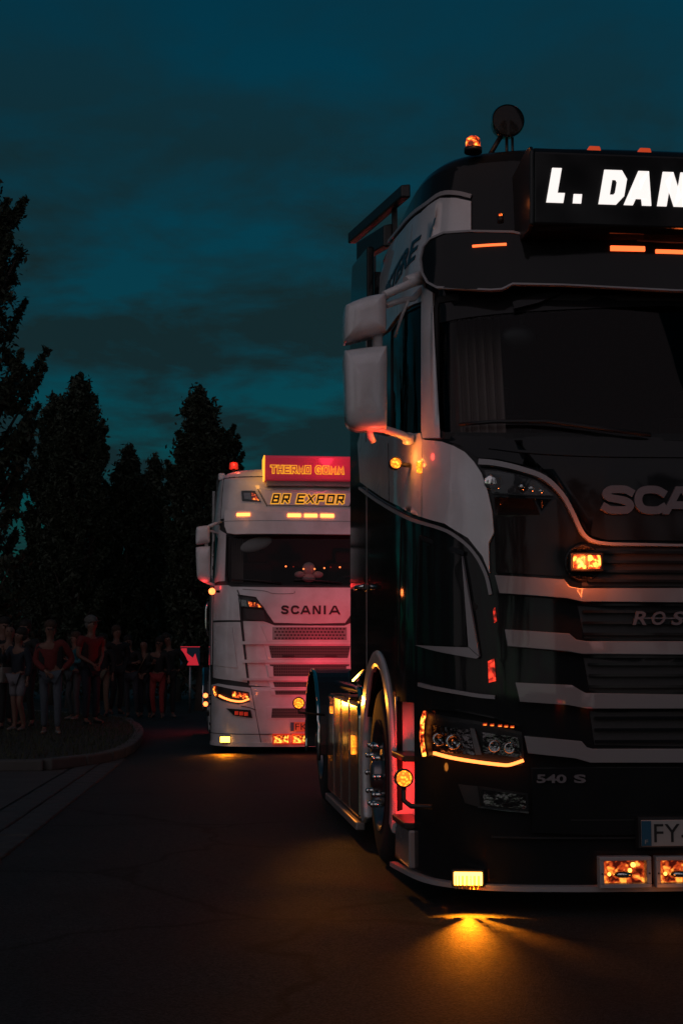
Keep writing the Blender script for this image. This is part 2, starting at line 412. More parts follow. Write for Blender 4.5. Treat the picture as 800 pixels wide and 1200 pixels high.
def ribbon(path, width, name, m, parent, off=0.02, th=0.015, label=None, mirror=False):
    """a narrow raised strip along a path of (s, z)"""
    if mirror: ribbon([(-s, z) for s, z in path], width, name, m, parent, off, th, label)
    n = len(path); L, Rr = [], []
    for i, p in enumerate(path):
        a = np.array(path[max(0, i - 1)]); b = np.array(path[min(n - 1, i + 1)]); t = b - a; t /= (np.linalg.norm(t) + 1e-9)
        w = width[i] if isinstance(width, (list, tuple)) else width
        nn = np.array([-t[1], t[0]]) * w / 2; L.append(np.array(p) + nn); Rr.append(np.array(p) - nn)
    L = np.array(L); Rr = np.array(Rr); bm = bmesh.new()
    q = [[bm.verts.new(v) for v in S(X[:, 0], X[:, 1], o)] for X, o in ((L, off), (Rr, off), (Rr, off - th), (L, off - th))]
    for i in range(n - 1):
        for j in range(4):
            bm.faces.new((q[j][i], q[j][i + 1], q[(j + 1) % 4][i + 1], q[(j + 1) % 4][i]))
    bm.faces.new([q[j][0] for j in range(4)]); bm.faces.new([q[j][-1] for j in range(4)][::-1])
    bmesh.ops.recalc_face_normals(bm, faces=bm.faces)
    return link(name, from_bm(bm, name), m, parent, 0, label)
def glyph(strokes, x0, x1, z0, z1, t, fn, name, m, parent, depth=.01, shear=0.0, ins=None, kmax=1.9):
    """a letter built from thick mitred strokes; each stroke is a list of (x, z) in the unit box, closed if it ends where it began"""
    bm = bmesh.new(); w, h = x1 - x0, z1 - z0; ins = ins or t
    for si, st_ in enumerate(strokes):
        closed = st_[0] == st_[-1]; P_ = [np.array([x0 + ins / 2 + (w - ins) * a, z0 + ins / 2 + (h - ins) * b]) for a, b in (st_[:-1] if closed else st_)]
        n = len(P_); L, Q = [], []
        for i in range(n):
            pr = P_[i - 1] if (i > 0 or closed) else None; nx = P_[(i + 1) % n] if (i < n - 1 or closed) else None
            d0 = (P_[i] - pr) / np.linalg.norm(P_[i] - pr) if pr is not None else None; d1 = (nx - P_[i]) / np.linalg.norm(nx - P_[i]) if nx is not None else None
            c = P_[i]
            if d0 is None: d0 = d1; c = c - d1 * t / 2 if len(st_) == 2 or True else c
            if d1 is None: d1 = d0; c = c + d0 * t / 2
            n0 = np.array([-d0[1], d0[0]]); n1 = np.array([-d1[1], d1[0]]); mt_ = n0 + n1; mt_ = mt_ / np.linalg.norm(mt_); k_ = min(kmax, 1 / max(.3, float(mt_ @ n0)))
            L.append(c + mt_ * t / 2 * k_); Q.append(c - mt_ * t / 2 * k_)
        def mp(a, hh):
            a = np.array(a); g_ = (t - ins) / 2; a[:, 1] = np.clip(a[:, 1], z0 - g_, z1 + g_); x = a[:, 0] + shear * (a[:, 1] - z0)
            return fn(x, a[:, 1], np.full(len(a), hh))
        dd = depth + si * .0006
        v = [[bm.verts.new(p) for p in mp(A, hh)] for A, hh in ((L, dd), (Q, dd), (Q, 0.0), (L, 0.0))]
        rng_ = range(n) if closed else range(n - 1)
        for i in rng_:
            j = (i + 1) % n
            for q in range(4): bm.faces.new((v[q][i], v[q][j], v[(q + 1) % 4][j], v[(q + 1) % 4][i]))
        if not closed:
            bm.faces.new([v[q][0] for q in range(4)]); bm.faces.new([v[q][-1] for q in range(4)][::-1])
    bmesh.ops.recalc_face_normals(bm, faces=bm.faces)
    return link(name, from_bm(bm, name), m, parent)
GL = {'L': [[(0, 1), (0, 0), (1, 0)]], 'D': [[(0, 0), (0, 1), (.72, 1), (1, .78), (1, .22), (.72, 0), (0, 0)]],
      'A': [[(-.02, -.12), (.42, 1), (.62, 1), (1.02, -.12)], [(.25, .26), (.78, .26)]], 'N': [[(0, -.1), (0, 1.0), (.16, 1), (.84, 0), (1, 0), (1, 1.1)]],
      'S': [smooth_path([(1.0, .88), (.82, .98), (.5, 1), (.18, .97), (.02, .77), (.16, .60), (.5, .52), (.84, .42), (.98, .23), (.82, .03), (.5, 0), (.16, .02), (-.02, .13)], 5)],
      'C': [smooth_path([(1.0, .86), (.82, .97), (.5, 1), (.17, .93), (0, .66), (0, .34), (.17, .07), (.5, 0), (.82, .03), (1.0, .14)], 5)],
      'I': [[(.5, -.1), (.5, 1.1)]], 'B': [[(0, 0), (0, 1), (.86, 1), (.92, .62), (.8, .5), (.95, .4), (.95, 0), (0, 0)], [(.05, .5), (.75, .5)]],
      'R': [[(0, 0), (0, 1), (.95, 1), (.95, .42), (.1, .42)], [(.45, .42), (.95, 0)]], 'E': [[(1, 1), (0, 1), (0, 0), (1, 0)], [(.05, .5), (.85, .5)]],
      'X': [[(.02, 0), (.98, 1)], [(.02, 1), (.98, 0)]], 'P': [[(0, 0), (0, 1), (.97, 1), (.97, .42), (.1, .42)]], 'O': [[(0, 0), (0, 1), (1, 1), (1, 0), (0, 0)]],
      'T': [[(0, 1), (1, 1)], [(.5, 1), (.5, 0)]], 'H': [[(0, 0), (0, 1)], [(1, 0), (1, 1)], [(0, .5), (1, .5)]], 'M': [[(0, 0), (0.05, 1), (.5, .3), (.95, 1), (1, 0)]],
      'G': [[(1, .78), (.8, 1), (.2, 1), (0, .78), (0, .22), (.2, 0), (.9, 0), (.98, .48), (.6, .48)]]}
_tcache = {}
def text_mesh(body, bold=0.0, shear=0.0, extrude=0.02, spacing=1.0, res=4):
    cu = bpy.data.curves.new('t', 'FONT'); cu.body = body; cu.offset = bold; cu.shear = shear; cu.extrude = extrude
    cu.space_character = spacing; cu.resolution_u = res; cu.align_x = 'LEFT'
    o = bpy.data.objects.new('t', cu); COL.objects.link(o)
    dg = bpy.context.evaluated_depsgraph_get(); dg.update()
    me = bpy.data.meshes.new_from_object(o.evaluated_get(dg)); bpy.data.objects.remove(o); bpy.data.curves.remove(cu)
    v = np.empty(len(me.vertices) * 3); me.vertices.foreach_get('co', v); return me, v.reshape(-1, 3)
def text_on(body, x0, x1, z0, z1, fn, name, m, parent, depth=0.02, bold=0.0, shear=0.0, spacing=1.0, label=None, grow=0.0, clipto=None):
    """lettering fitted to a box; fn maps (x, z, outward) arrays to points"""
    me, v = text_mesh(body, bold, shear, 0.5, spacing)
    me0, v0 = (me, v) if not grow else text_mesh(body, bold - grow, shear, 0.5, spacing)
    lo, hi = v0.min(0), v0.max(0)
    u = (v[:, 0] - lo[0]) / (hi[0] - lo[0]); w = (v[:, 1] - lo[1]) / (hi[1] - lo[1])
    x = x0 + (x1 - x0) * u; z = z0 + (z1 - z0) * w
    p = fn(x, z, np.where(v[:, 2] > 0, depth, 0.0))
    me.vertices.foreach_set('co', np.asarray(p, float).ravel()); me.materials.clear(); me.update(); me.name = name
    return link(name, me, m, parent, 0, label)

# ------------------------------------------------------------------ setting: ground, road, kerb island, drainage channel
def asphalt():
    m = mat('asphalt', (0.030, 0.030, 0.030), 0.55); nt = m.node_tree; b = nt.nodes['Principled BSDF']
    t = N(nt, 'ShaderNodeTexCoord')
    n1 = N(nt, 'ShaderNodeTexNoise'); n1.inputs['Scale'].default_value = 1.3; n1.inputs['Detail'].default_value = 6
    n2 = N(nt, 'ShaderNodeTexVoronoi'); n2.inputs['Scale'].default_value = 115
    n3 = N(nt, 'ShaderNodeTexNoise'); n3.inputs['Scale'].default_value = 260; n3.inputs['Detail'].default_value = 2
    for n in (n1, n2, n3): nt.links.new(t.outputs['Object'], n.inputs['Vector'])
    r = N(nt, 'ShaderNodeValToRGB'); r.color_ramp.elements[0].position = .3; r.color_ramp.elements[1].position = .75
    r.color_ramp.elements[0].color = (.017, .021, .022, 1); r.color_ramp.elements[1].color = (.034, .042, .043, 1)
    nt.links.new(n1.outputs[0], r.inputs[0])
    st = N(nt, 'ShaderNodeMapRange'); st.inputs[1].default_value = 0; st.inputs[2].default_value = 1; st.inputs[3].default_value = .3; st.inputs[4].default_value = 2.2
    nt.links.new(n2.outputs['Color'], st.inputs[0])
    mx = N(nt, 'ShaderNodeMix', data_type='RGBA', blend_type='MULTIPLY'); mx.inputs[0].default_value = 1
    nt.links.new(r.outputs[0], mx.inputs[6]); nt.links.new(st.outputs[0], mx.inputs[7]); nt.links.new(mx.outputs[2], b.inputs['Base Color'])
    # sealed cracks and old patches
    nv = N(nt, 'ShaderNodeTexVoronoi', feature='DISTANCE_TO_EDGE'); nv.inputs['Scale'].default_value = .45
    wn_ = N(nt, 'ShaderNodeTexNoise'); wn_.inputs['Scale'].default_value = 1.6; wn_.inputs['Detail'].default_value = 6
    wa_ = N(nt, 'ShaderNodeMix', data_type='RGBA', blend_type='ADD'); wa_.inputs[0].default_value = .5
    nt.links.new(t.outputs['Object'], wn_.inputs['Vector']); nt.links.new(t.outputs['Object'], wa_.inputs[6]); nt.links.new(wn_.outputs['Color'], wa_.inputs[7]); nt.links.new(wa_.outputs[2], nv.inputs['Vector'])
    ck = N(nt, 'ShaderNodeMapRange'); ck.inputs[1].default_value = .0; ck.inputs[2].default_value = .018; ck.inputs[3].default_value = .35; ck.inputs[4].default_value = 1.0
    nt.links.new(nv.outputs['Distance'], ck.inputs[0])
    m2 = N(nt, 'ShaderNodeMix', data_type='RGBA', blend_type='MULTIPLY'); m2.inputs[0].default_value = 1
    nt.links.new(mx.outputs[2], m2.inputs[6]); nt.links.new(ck.outputs[0], m2.inputs[7]); nt.links.new(m2.outputs[2], b.inputs['Base Color'])
    ad = N(nt, 'ShaderNodeMath', operation='ADD'); nt.links.new(n2.outputs['Distance'], ad.inputs[0]); nt.links.new(n3.outputs[0], ad.inputs[1])
    bp = N(nt, 'ShaderNodeBump'); bp.inputs['Strength'].default_value = 1.0; bp.inputs['Distance'].default_value = 0.011
    nt.links.new(ad.outputs[0], bp.inputs['Height']); nt.links.new(bp.outputs[0], b.inputs['Normal'])
    rr = N(nt, 'ShaderNodeMapRange'); rr.inputs[3].default_value = .55; rr.inputs[4].default_value = .8; b.inputs['Specular IOR Level'].default_value = .28
    nt.links.new(n1.outputs[0], rr.inputs[0]); nt.links.new(rr.outputs[0], b.inputs['Roughness'])
    return m
M['asphalt'] = asphalt()
M['soil'] = mat('soil', (0.02, 0.018, 0.013), 0.95, noise=(1.5, .6, (0.018, 0.024, 0.01)), bump=(25, .6, .03))
M['grass'] = mat('grass', (0.022, 0.030, 0.012), 0.8, noise=(3, .6, (0.05, 0.045, 0.022)))
M['kerb'] = mat('kerb_concrete', (0.07, 0.07, 0.067), 0.85, noise=(6, .5, (0.06, 0.055, 0.05)), bump=(60, .4, .004))
M['paver'] = mat('paver_concrete', (0.045, 0.048, 0.048), 0.8, noise=(5, .6, (0.025, 0.027, 0.027)), bump=(50, .5, .004))
M['pavement'] = mat('old_asphalt', (0.055, 0.052, 0.048), 0.75, noise=(2, .5, (0.035, 0.033, 0.03)), bump=(70, .6, .006))
def sheet(name, poly, z, m, thick=0.0):
    bm = bmesh.new(); f = bm.faces.new([bm.verts.new((x, y, z)) for x, y in poly])
    if f.normal.z < 0: f.normal_flip()
    f.normal_update()
    if f.normal.z < 0: bmesh.ops.reverse_faces(bm, faces=[f])
    bmesh.ops.triangulate(bm, faces=bm.faces[:])
    o = link(name, from_bm(bm, name), m); setp(o, kind='structure'); return o
sheet('ground', [(-900, -900), (900, -900), (900, 900), (-900, 900)], -0.008, M['soil'])
# kerb line of the island, front corner seen at the left of the road
kpx = [(0, 890), (35, 889.5), (70, 887.5), (105, 884), (130, 880), (148, 873), (158, 865), (163, 857), (161, 850), (152, 844), (138, 839)]
kl = [at_z(x, y, .12)[:2] for x, y in kpx]
kl = [(-16.0, kl[0][1] - 1.6), (-9.0, kl[0][1] - .55)] + kl + [(kl[-1][0] - 2.6, kl[-1][1] + 4.0), (kl[-1][0] - 8, kl[-1][1] + 9.0), (-26, 44)]
kl = smooth_path(kl, 6)
sheet('road', [(-60, -40), (45, -40), (45, 75), (-60, 75)], -0.004, M['asphalt'])
island = kl + [(-60, 44), (-60, kl[0][1])]
isl = sheet('grass_island', [(x, y) for x, y in island], .10, M['soil'])
# kerb stones, each its own piece
def resample(path, step):
    out = [path[0]]; acc = 0; last = np.array(path[0])
    for p in path[1:]:
        p = np.array(p)
        while np.linalg.norm(p - last) >= step:
            last = last + (p - last) / np.linalg.norm(p - last) * step; out.append(tuple(last))
    return out
ks = resample(kl, 0.72)
kroot = empty('kerb', (0, 0, 0)); setp(kroot, kind='structure')
kme = None
for a, b in zip(ks, ks[1:]):
    a = np.array(a); b = np.array(b); L = np.linalg.norm(b - a); 
    if a[1] > 40: break
    if kme is None:
        k = MB().box((0, 0, .06), (.690, .15, .125)).build('kerb_stone', M['kerb'], kroot, bevel=.02); kme = k.data
    else:
        k = link('kerb_stone', kme, None, kroot, bevel=.02)
    m_ = (a + b) / 2; k.location = (m_[0], m_[1], random.uniform(-.004, .004)); k.rotation_euler = (0, 0, math.atan2(b[1] - a[1], b[0] - a[0]) + random.uniform(-.006, .006))
# drainage channel: two rows of pavers running towards the kerb
c0 = np.array(at_z(0, 1009)[:2]); c1 = np.array(at_z(144, 893)[:2]); dr = (c1 - c0) / np.linalg.norm(c1 - c0); nr = np.array([-dr[1], dr[0]])
croot = empty('drainage_channel', (0, 0, 0)); setp(croot, kind='structure')
pme = None; Lc = np.linalg.norm(c1 - c0) + .3; t = -3.2; i = 0
while t < Lc:
    for row in range(2):
        p = c0 + dr * (t + .11 * row) + nr * (.11 + .235 * row)
        if pme is None: q = MB().box((0, 0, 0), (.335, .215, .05)).build('paver', M['paver'], croot, bevel=.012); pme = q.data
        else: q = link('paver', pme, None, croot, bevel=.012)
        q.location = (p[0], p[1], -.013 + random.uniform(-.004, .004)); q.rotation_euler = (random.uniform(-.01, .01), random.uniform(-.01, .01), math.atan2(dr[1], dr[0]) + random.uniform(-.015, .015))
    t += .35; i += 1
# old paving strip between channel and kerb
e0 = c0 - dr * 3.4 + nr * .49; e1 = c1 + dr * .1 + nr * .49
sheet('pavement', [tuple(e0), tuple(e1), (e1[0] - .5, e1[1] + .6), (-16, 13.0), (-30, 8)], 0.002, M['pavement'])
# grass on the island
def grass(n):
    pts = []
    while len(pts) < n:
        y = rng.uniform(13.5, 36, n * 2); x = rng.uniform(-14, -2.6, n * 2)
        for X, Y in zip(x, y):
            xr = np.interp(Y, [p[1] for p in sorted(kl, key=lambda q: q[1])], [p[0] for p in sorted(kl, key=lambda q: q[1])])
            c = False; pj = island[-1]
            for pi in island:
                if (pi[1] > Y) != (pj[1] > Y) and X < (pj[0] - pi[0]) * (Y - pi[1]) / (pj[1] - pi[1]) + pi[0]: c = not c
                pj = pi
            if c: pts.append((X, Y))
            if len(pts) >= n: break
    P_ = np.array(pts); a = rng.uniform(0, 6.28, n); h = rng.uniform(.03, .085, n); w = .007
    V = np.zeros((n, 3, 3)); V[:, 0] = np.stack([P_[:, 0] - np.cos(a) * w, P_[:, 1] - np.sin(a) * w, np.full(n, .099)], -1)
    V[:, 1] = np.stack([P_[:, 0] + np.cos(a) * w, P_[:, 1] + np.sin(a) * w, np.full(n, .099)], -1)
    V[:, 2] = np.stack([P_[:, 0] + rng.normal(0, .02, n), P_[:, 1] + rng.normal(0, .02, n), .1 + h], -1)
    return fast_mesh('grass', V.reshape(-1, 3), 3)
def fast_mesh(name, V, k, mats=None):
    n = len(V) // k; me = bpy.data.meshes.new(name)
    me.vertices.add(len(V)); me.vertices.foreach_set('co', V.astype(np.float32).ravel())
    me.loops.add(len(V)); me.loops.foreach_set('vertex_index', np.arange(len(V), dtype=np.int32))
    me.polygons.add(n); me.polygons.foreach_set('loop_start', np.arange(0, len(V), k, dtype=np.int32))
    if mats is not None: me.polygons.foreach_set('material_index', mats.astype(np.int32))
    me.update(); me.validate(); return me
g = link('grass', grass(26000), M['grass']); setp(g, 'short dry grass growing over the kerbed island', 'grass', kind='stuff')

# ------------------------------------------------------------------ trees
M['bark'] = mat('bark', (0.07, 0.055, 0.045), 0.9, noise=(8, .5, (0.04, 0.035, 0.03)), bump=(30, .8, .02))
M['leaf'] = mat('leaf_dark', (0.018, 0.028, 0.016), 0.6, noise=(.8, .6, (0.028, 0.04, 0.018)))
M['leaf2'] = mat('leaf_mid', (0.03, 0.042, 0.022), 0.6, noise=(.8, .6, (0.018, 0.028, 0.014)))
def leaf_cloud(name, centres, radii, per, size, squash=1.2):
    C_ = np.repeat(centres, per, 0); Rd = np.repeat(radii, per, 0); n = len(C_)
    u = rng.normal(size=(n, 3)); u /= np.linalg.norm(u, axis=1, keepdims=True); u *= np.clip(np.abs(rng.normal(0, .62, (n, 1))), .05, 1.7)
    u[:, 2] *= squash
    P_ = C_ + u * Rd[:, None]
    a = rng.normal(size=(n, 3)); a[:, 2] += .4; a /= np.linalg.norm(a, axis=1, keepdims=True)
    b = np.cross(a, rng.normal(size=(n, 3))); b /= np.linalg.norm(b, axis=1, keepdims=True)
    s = size * rng.uniform(.6, 1.35, (n, 1))
    V = np.stack([P_ - a * s, P_ + b * s * .42, P_ + a * s, P_ - b * s * .42], 1).reshape(-1, 3)
    return fast_mesh(name, V, 4, rng.integers(0, 2, n))
def tree(loc, h, profile, label, group, name='columnar_tree', nb=230, per=95, leaf=.075, spikes=0, trunk_r=.16, base=.12, fill=1.0, lean=0):
    """profile: (height fraction, half width) pairs of the crown; limbs climb steeply as in a columnar tree"""
    root = empty(name, loc, rng.uniform(0, 6.28), label=label, cat='tree', group=group)
    t = MB(); pts = [(0, 0, -.1)]; x = y = 0
    for k in range(1, 9):
        x += rng.normal(0, .035); y += rng.normal(0, .035); pts.append((x, y, h * .93 * k / 8))
    rr = [trunk_r * 1.35] + [trunk_r * (1 - .88 * k / 8) for k in range(1, 9)]
    t.tube(pts, rr, 9); PT = np.array(pts)
    cs, rs = [], []; hp = [p[0] for p in profile]; wp = [p[1] for p in profile]
    for i in range(nb):
        f = base + (1 - base) * ((i + rng.uniform(0, 1)) / nb) ** .92
        w = np.interp(f, hp, wp); ang = rng.uniform(0, 6.28)
        rad = w * math.sqrt(rng.uniform(.12, 1.0)) * rng.uniform(.70, 1.12) * (1 + .16 * math.sin(3 * ang + f * 19) * math.sin(f * 31 + ang))
        cz = f * h; ax = np.array([np.interp(cz, PT[:, 2], PT[:, 0]), np.interp(cz, PT[:, 2], PT[:, 1])])
        c = np.array([ax[0] + math.cos(ang) * rad, ax[1] + math.sin(ang) * rad, cz])
        cs.append(c); rs.append((.13 + .11 * w) * rng.uniform(.45, 1.3) * fill)
        if i % 4 == 0 and rad > .3:
            z0 = max(.3, cz - rad * rng.uniform(1.1, 1.8)); a0 = (np.interp(z0, PT[:, 2], PT[:, 0]), np.interp(z0, PT[:, 2], PT[:, 1]), z0)
            md = (np.array(a0) * .5 + c * .5) + np.array([math.cos(ang), math.sin(ang), -.4]) * .12 * rad
            t.tube([a0, tuple(md), tuple(c)], [.045, .03, .01], 5)
    for i in range(spikes or int(nb * .45)):                      # long shoots standing out of the crown
        f = rng.uniform(.25, .97 if spikes else .84); w = np.interp(f, hp, wp); ang = rng.uniform(0, 6.28); L = rng.uniform(.5, 1.0) * (1 if spikes else .7)
        p0 = np.array([math.cos(ang) * w * .8, math.sin(ang) * w * .8, f * h]); d = np.array([math.cos(ang) * .55, math.sin(ang) * .55, 1.0])
        t.tube([tuple(p0 - d * .5), tuple(p0 + d * L)], [.03, .006], 5)
        for k in range(7):
            cs.append(p0 + d * L * (k / 6.5)); rs.append((.15 if spikes else .125) - .016 * k)
    tp_ = PT[-1]
    for q in range(26):                          # the crown closes in a feathered point
        f = .80 + .215 * q / 25; w = np.interp(f, hp, wp)
        cs.append(np.array([np.interp(f * h, PT[:, 2], PT[:, 0]) + rng.normal(0, .25) * w, np.interp(f * h, PT[:, 2], PT[:, 1]) + rng.normal(0, .25) * w, f * h])); rs.append(.10 + .26 * (1.03 - f))
    t.build('trunk', M['bark'], root)
    me = leaf_cloud('crown', np.array(cs), np.array(rs), per, leaf); link('crown', me, [M['leaf'], M['leaf2']], root)
    return root
G_T = 'trees standing behind the onlookers'
def tree_at(px, top, Y, prof_px, label, **kw):
    p = at_y(px, top, Y); h = p[2]; sc = Y / FPX * 1.01
    prof = [((CAM_H + (780 - py) * sc) / h, hw * sc * kw.get('wide', .9)) for py, hw in prof_px]
    kw.pop('wide', None)
    return tree((p[0], Y, 0), h, sorted(prof), label, G_T, **kw)
tree_at(-22, 195, 26, [(195, 12), (240, 38), (300, 55), (380, 58), (460, 66), (540, 62), (600, 54), (660, 70), (720, 74), (780, 60)],
        'tallest dark tree at the left edge, with ragged upright shoots reaching highest into the sky', wide=1.06, nb=300, per=85, leaf=.065, spikes=70, name='tall_tree', trunk_r=.25, fill=.72)
tree_at(92, 447, 38, [(447, 8), (465, 22), (500, 27), (560, 33), (640, 40), (720, 42), (800, 34)],
        'dark columnar tree with a twin pointed top, second from the left edge', nb=300)
tree_at(66, 470, 41, [(470, 6), (490, 16), (540, 26), (620, 34), (720, 38), (800, 30)],
        'slim dark columnar tree pressed against the left flank of the twin-topped one', nb=220)
tree_at(148, 530, 40, [(530, 5), (550, 16), (590, 25), (650, 33), (730, 38), (800, 32)],
        'shorter pointed tree in the dip of the row, left of its equally short neighbour', nb=230)
tree_at(176, 540, 42, [(540, 4), (560, 12), (600, 20), (660, 26), (730, 32), (800, 30)],
        'shorter pointed tree in the dip of the row, right of its equally short neighbour', nb=200)
tree_at(241, 463, 36, [(463, 9), (480, 20), (515, 31), (550, 38), (600, 42), (680, 46), (740, 46), (800, 38)],
        'broad dark columnar tree directly behind the mirror of the farther white truck', nb=330, per=110)
tree_at(30, 655, 44, [(655, 14), (690, 34), (740, 44), (800, 40)],
        'low rounded tree filling the gap under the tallest left tree', name='low_tree', nb=140, base=.2)
tree_at(120, 640, 46, [(640, 12), (690, 34), (740, 44), (800, 40)],
        'low rounded tree behind the man in the cap', name='low_tree', nb=140, base=.2)
tree_at(208, 610, 45, [(610, 10), (660, 30), (720, 40), (800, 38)],
        'low rounded tree behind the arrow road sign', name='low_tree', nb=150, base=.2)
tree_at(275, 600, 47, [(600, 10), (660, 30), (720, 40), (800, 38)],
        'low rounded tree mostly hidden by the farther white truck', name='low_tree', nb=150, base=.2)
# hedge closing the view under the crowns
hc = []
for x in np.arange(-22, 6, .42):
    for z in (.4, .95, 1.5, 2.0):
        hc.append((x + rng.normal(0, .15), 48 + rng.normal(0, .35), z + rng.normal(0, .12)))
hroot = empty('hedge', (-8, 48, 0), label='long dark hedge under the trees behind the onlookers', cat='hedge')
hm = leaf_cloud('foliage', np.array(hc) - np.array([-8, 48, 0]), np.full(len(hc), .48), 110, .085, 1.0); link('foliage', hm, [M['leaf'], M['leaf2']], hroot)
st = MB()
for x in np.arange(-21, 5, 1.1): st.tube([(x + 8, 0, -.05), (x + 8 + rng.normal(0, .1), 0, 1.7)], [.03, .012], 6)
st.build('stem', M['bark'], hroot)['kind'] = 'stuff'
for k, (x, y, h, w) in enumerate([(-15, 30, 10, 2.2), (-17, 23, 9, 2.4), (-18.5, 15, 10.5, 2.6), (-19, 7, 9, 2.6), (-19, -2, 10, 2.6)]):
    tree((x, y, 0), h, [(0.05, w * .7), (.3, w), (.7, w * .75), (.92, w * .35), (1, .1)],
         ['first', 'second', 'third', 'fourth', 'fifth'][k] + ' columnar tree of the row running on past the left edge', 'trees past the left edge', nb=110, per=60, leaf=.13, fill=1.5, base=.06)
# trees across the road behind the camera, mirrored in the windscreens
for k, (x, y, h, w) in enumerate([(-3.5, -17, 12, 2.6), (6.5, -23, 14.5, 3.4), (-9, -20, 10, 2.4), (11.5, -16, 13, 3.0)]):
    tree((x, y, 0), h, [(0.1, w * .6), (.4, w), (.7, w * .85), (.92, w * .4), (1, .1)],
         ['round-crowned tree across the road, straight ahead of the near truck', 'tallest round-crowned tree across the road', 'smallest round-crowned tree across the road', 'widest round-crowned tree across the road'][k],
         'trees across the road', name='round_tree', nb=110, per=60, leaf=.14, fill=1.3, base=.25)

# ------------------------------------------------------------------ trucks
G_TR = 'show trucks'
near_root = empty('truck', (1.628, 6.54, 0), YAW, label='near black and white lowered truck tractor with a lit name board over its windscreen', cat='truck', group=G_TR)
far_root = empty('truck', (-0.406, 18.3, 0), YAW, label='farther all-white truck tractor with yellow outlined lettering and a red-lit front', cat='truck', group=G_TR)
FN = Frame(1.628, 6.54, near_root); FF = Frame(-0.406, 18.3, far_root)
sd = s_at_d
D_REAR = 2.25
def sz(F, pts, off=0.0): return [F.P(x, y, off) for x, y in pts]
def centred(F, pts, off=0.0):
    """pts run from the centre line round the truck's right and back to the centre line; closed with their mirror image"""
    q = sz(F, pts, off); q[0] = (0.0, q[0][1]); q[-1] = (0.0, q[-1][1])
    return q + [(-s, z) for s, z in q[-2:0:-1]]
def cab(F, base, ws, win, roof_m, ztop=3.62):
    r = F.root; se = sd(D_REAR)
    n = 26
    wa = [(sd(1.06), .08), (sd(1.06), .62)] + [(sd(1.76 - .68 * math.cos(t)), .5 + .63 * math.sin(t)) for t in np.linspace(.25, math.pi - .25, 10)] + [(sd(2.46), .62), (sd(2.46), .08)]
    wl_ = [(-s, z) for s, z in wa]; step = [(-sd(1.0), .33), (-sd(.56), .33), (-sd(.56), .93), (-sd(1.0), .93)]
    holes = [ws, win, [(-s, z) for s, z in win], wa, wl_, step, [(-s, z) for s, z in step]]
    panel([(-se, .13), (se, .13), (se, ztop), (-se, ztop)], 'cab_shell', base, r, off=0.0, th=.03, step=.09, holes=holes)
    # roof: closed loops shrinking inwards
    ss = np.linspace(-se, se, 120); ring = S(ss, np.full_like(ss, ztop - .003)); rear = np.array([[a, ring[-1][1] + .0, ztop] for a in np.linspace(ring[-1][0], ring[0][0], 14)[1:-1]])
    loop = np.concatenate([ring, rear]); c = np.array([0, 1.25, 0]); bm = bmesh.new(); prev = None
    for sc_, dz in ((1, 0), (.985, .035), (.95, .07), (.88, .10), (.7, .135), (.4, .16), (.1, .17)):
        P_ = c + (loop - c) * np.array([sc_, sc_, 0]) + np.array([0, 0, 1]) * (ztop + dz)
        P_[:, 2] = ztop - .003 + dz
        cur = [bm.verts.new(p) for p in P_]
        if prev:
            for i in range(len(cur)):
                f = bm.faces.new((prev[i], prev[(i + 1) % len(cur)], cur[(i + 1) % len(cur)], cur[i])); f.smooth = True
        prev = cur
    bm.faces.new(prev); bmesh.ops.recalc_face_normals(bm, faces=bm.faces); link('roof', from_bm(bm, 'roof'), roof_m, r)
    b = MB(); b.box((0, D_REAR + .01, 2.0), (2.40, .03, 3.1)); b.build('rear_wall', base, r)
    # inside
    MB().box((0, 1.36, 1.32), (2.1, 1.55, .06)).build('cab_floor', M['interior'], r)
    MB().prism([(.14, 1.35), (.32, 2.16), (.62, 2.14), (.72, 1.9), (.70, 1.35)], -1.02, 1.02, 'YZ').build('dashboard', M['interior'], r, bevel=.03)
    for sx in (-.62, .62):
        s_ = MB().box((sx, 1.28, 1.78), (.5, .5, .14)).build('seat', M['seat'], r, bevel=.04)
        MB().box((sx, 1.55, 2.18), (.48, .13, .72), Matrix.Rotation(R(-8), 3, 'X')).build('seat_back', M['seat'], s_, bevel=.05)
        MB().box((sx, 1.61, 2.62), (.28, .1, .17)).build('headrest', M['seat'], s_, bevel=.04)
    sw = MB(); pts = [(.62 + .23 * math.cos(t), .80 + .23 * math.sin(t) * .55, 2.13 + .23 * math.sin(t) * .8) for t in np.linspace(0, 2 * math.pi, 25)]
    sw.tube(pts, .017, 8); sw.cyl((.62, .80, 2.13), (.62, .62, 1.95), .03); sw.build('steering_wheel', M['plastic'], r)
    MB().box((0, 1.95, 2.5), (2.2, .05, 1.9)).build('sleeper_curtain', M['seat'], r)
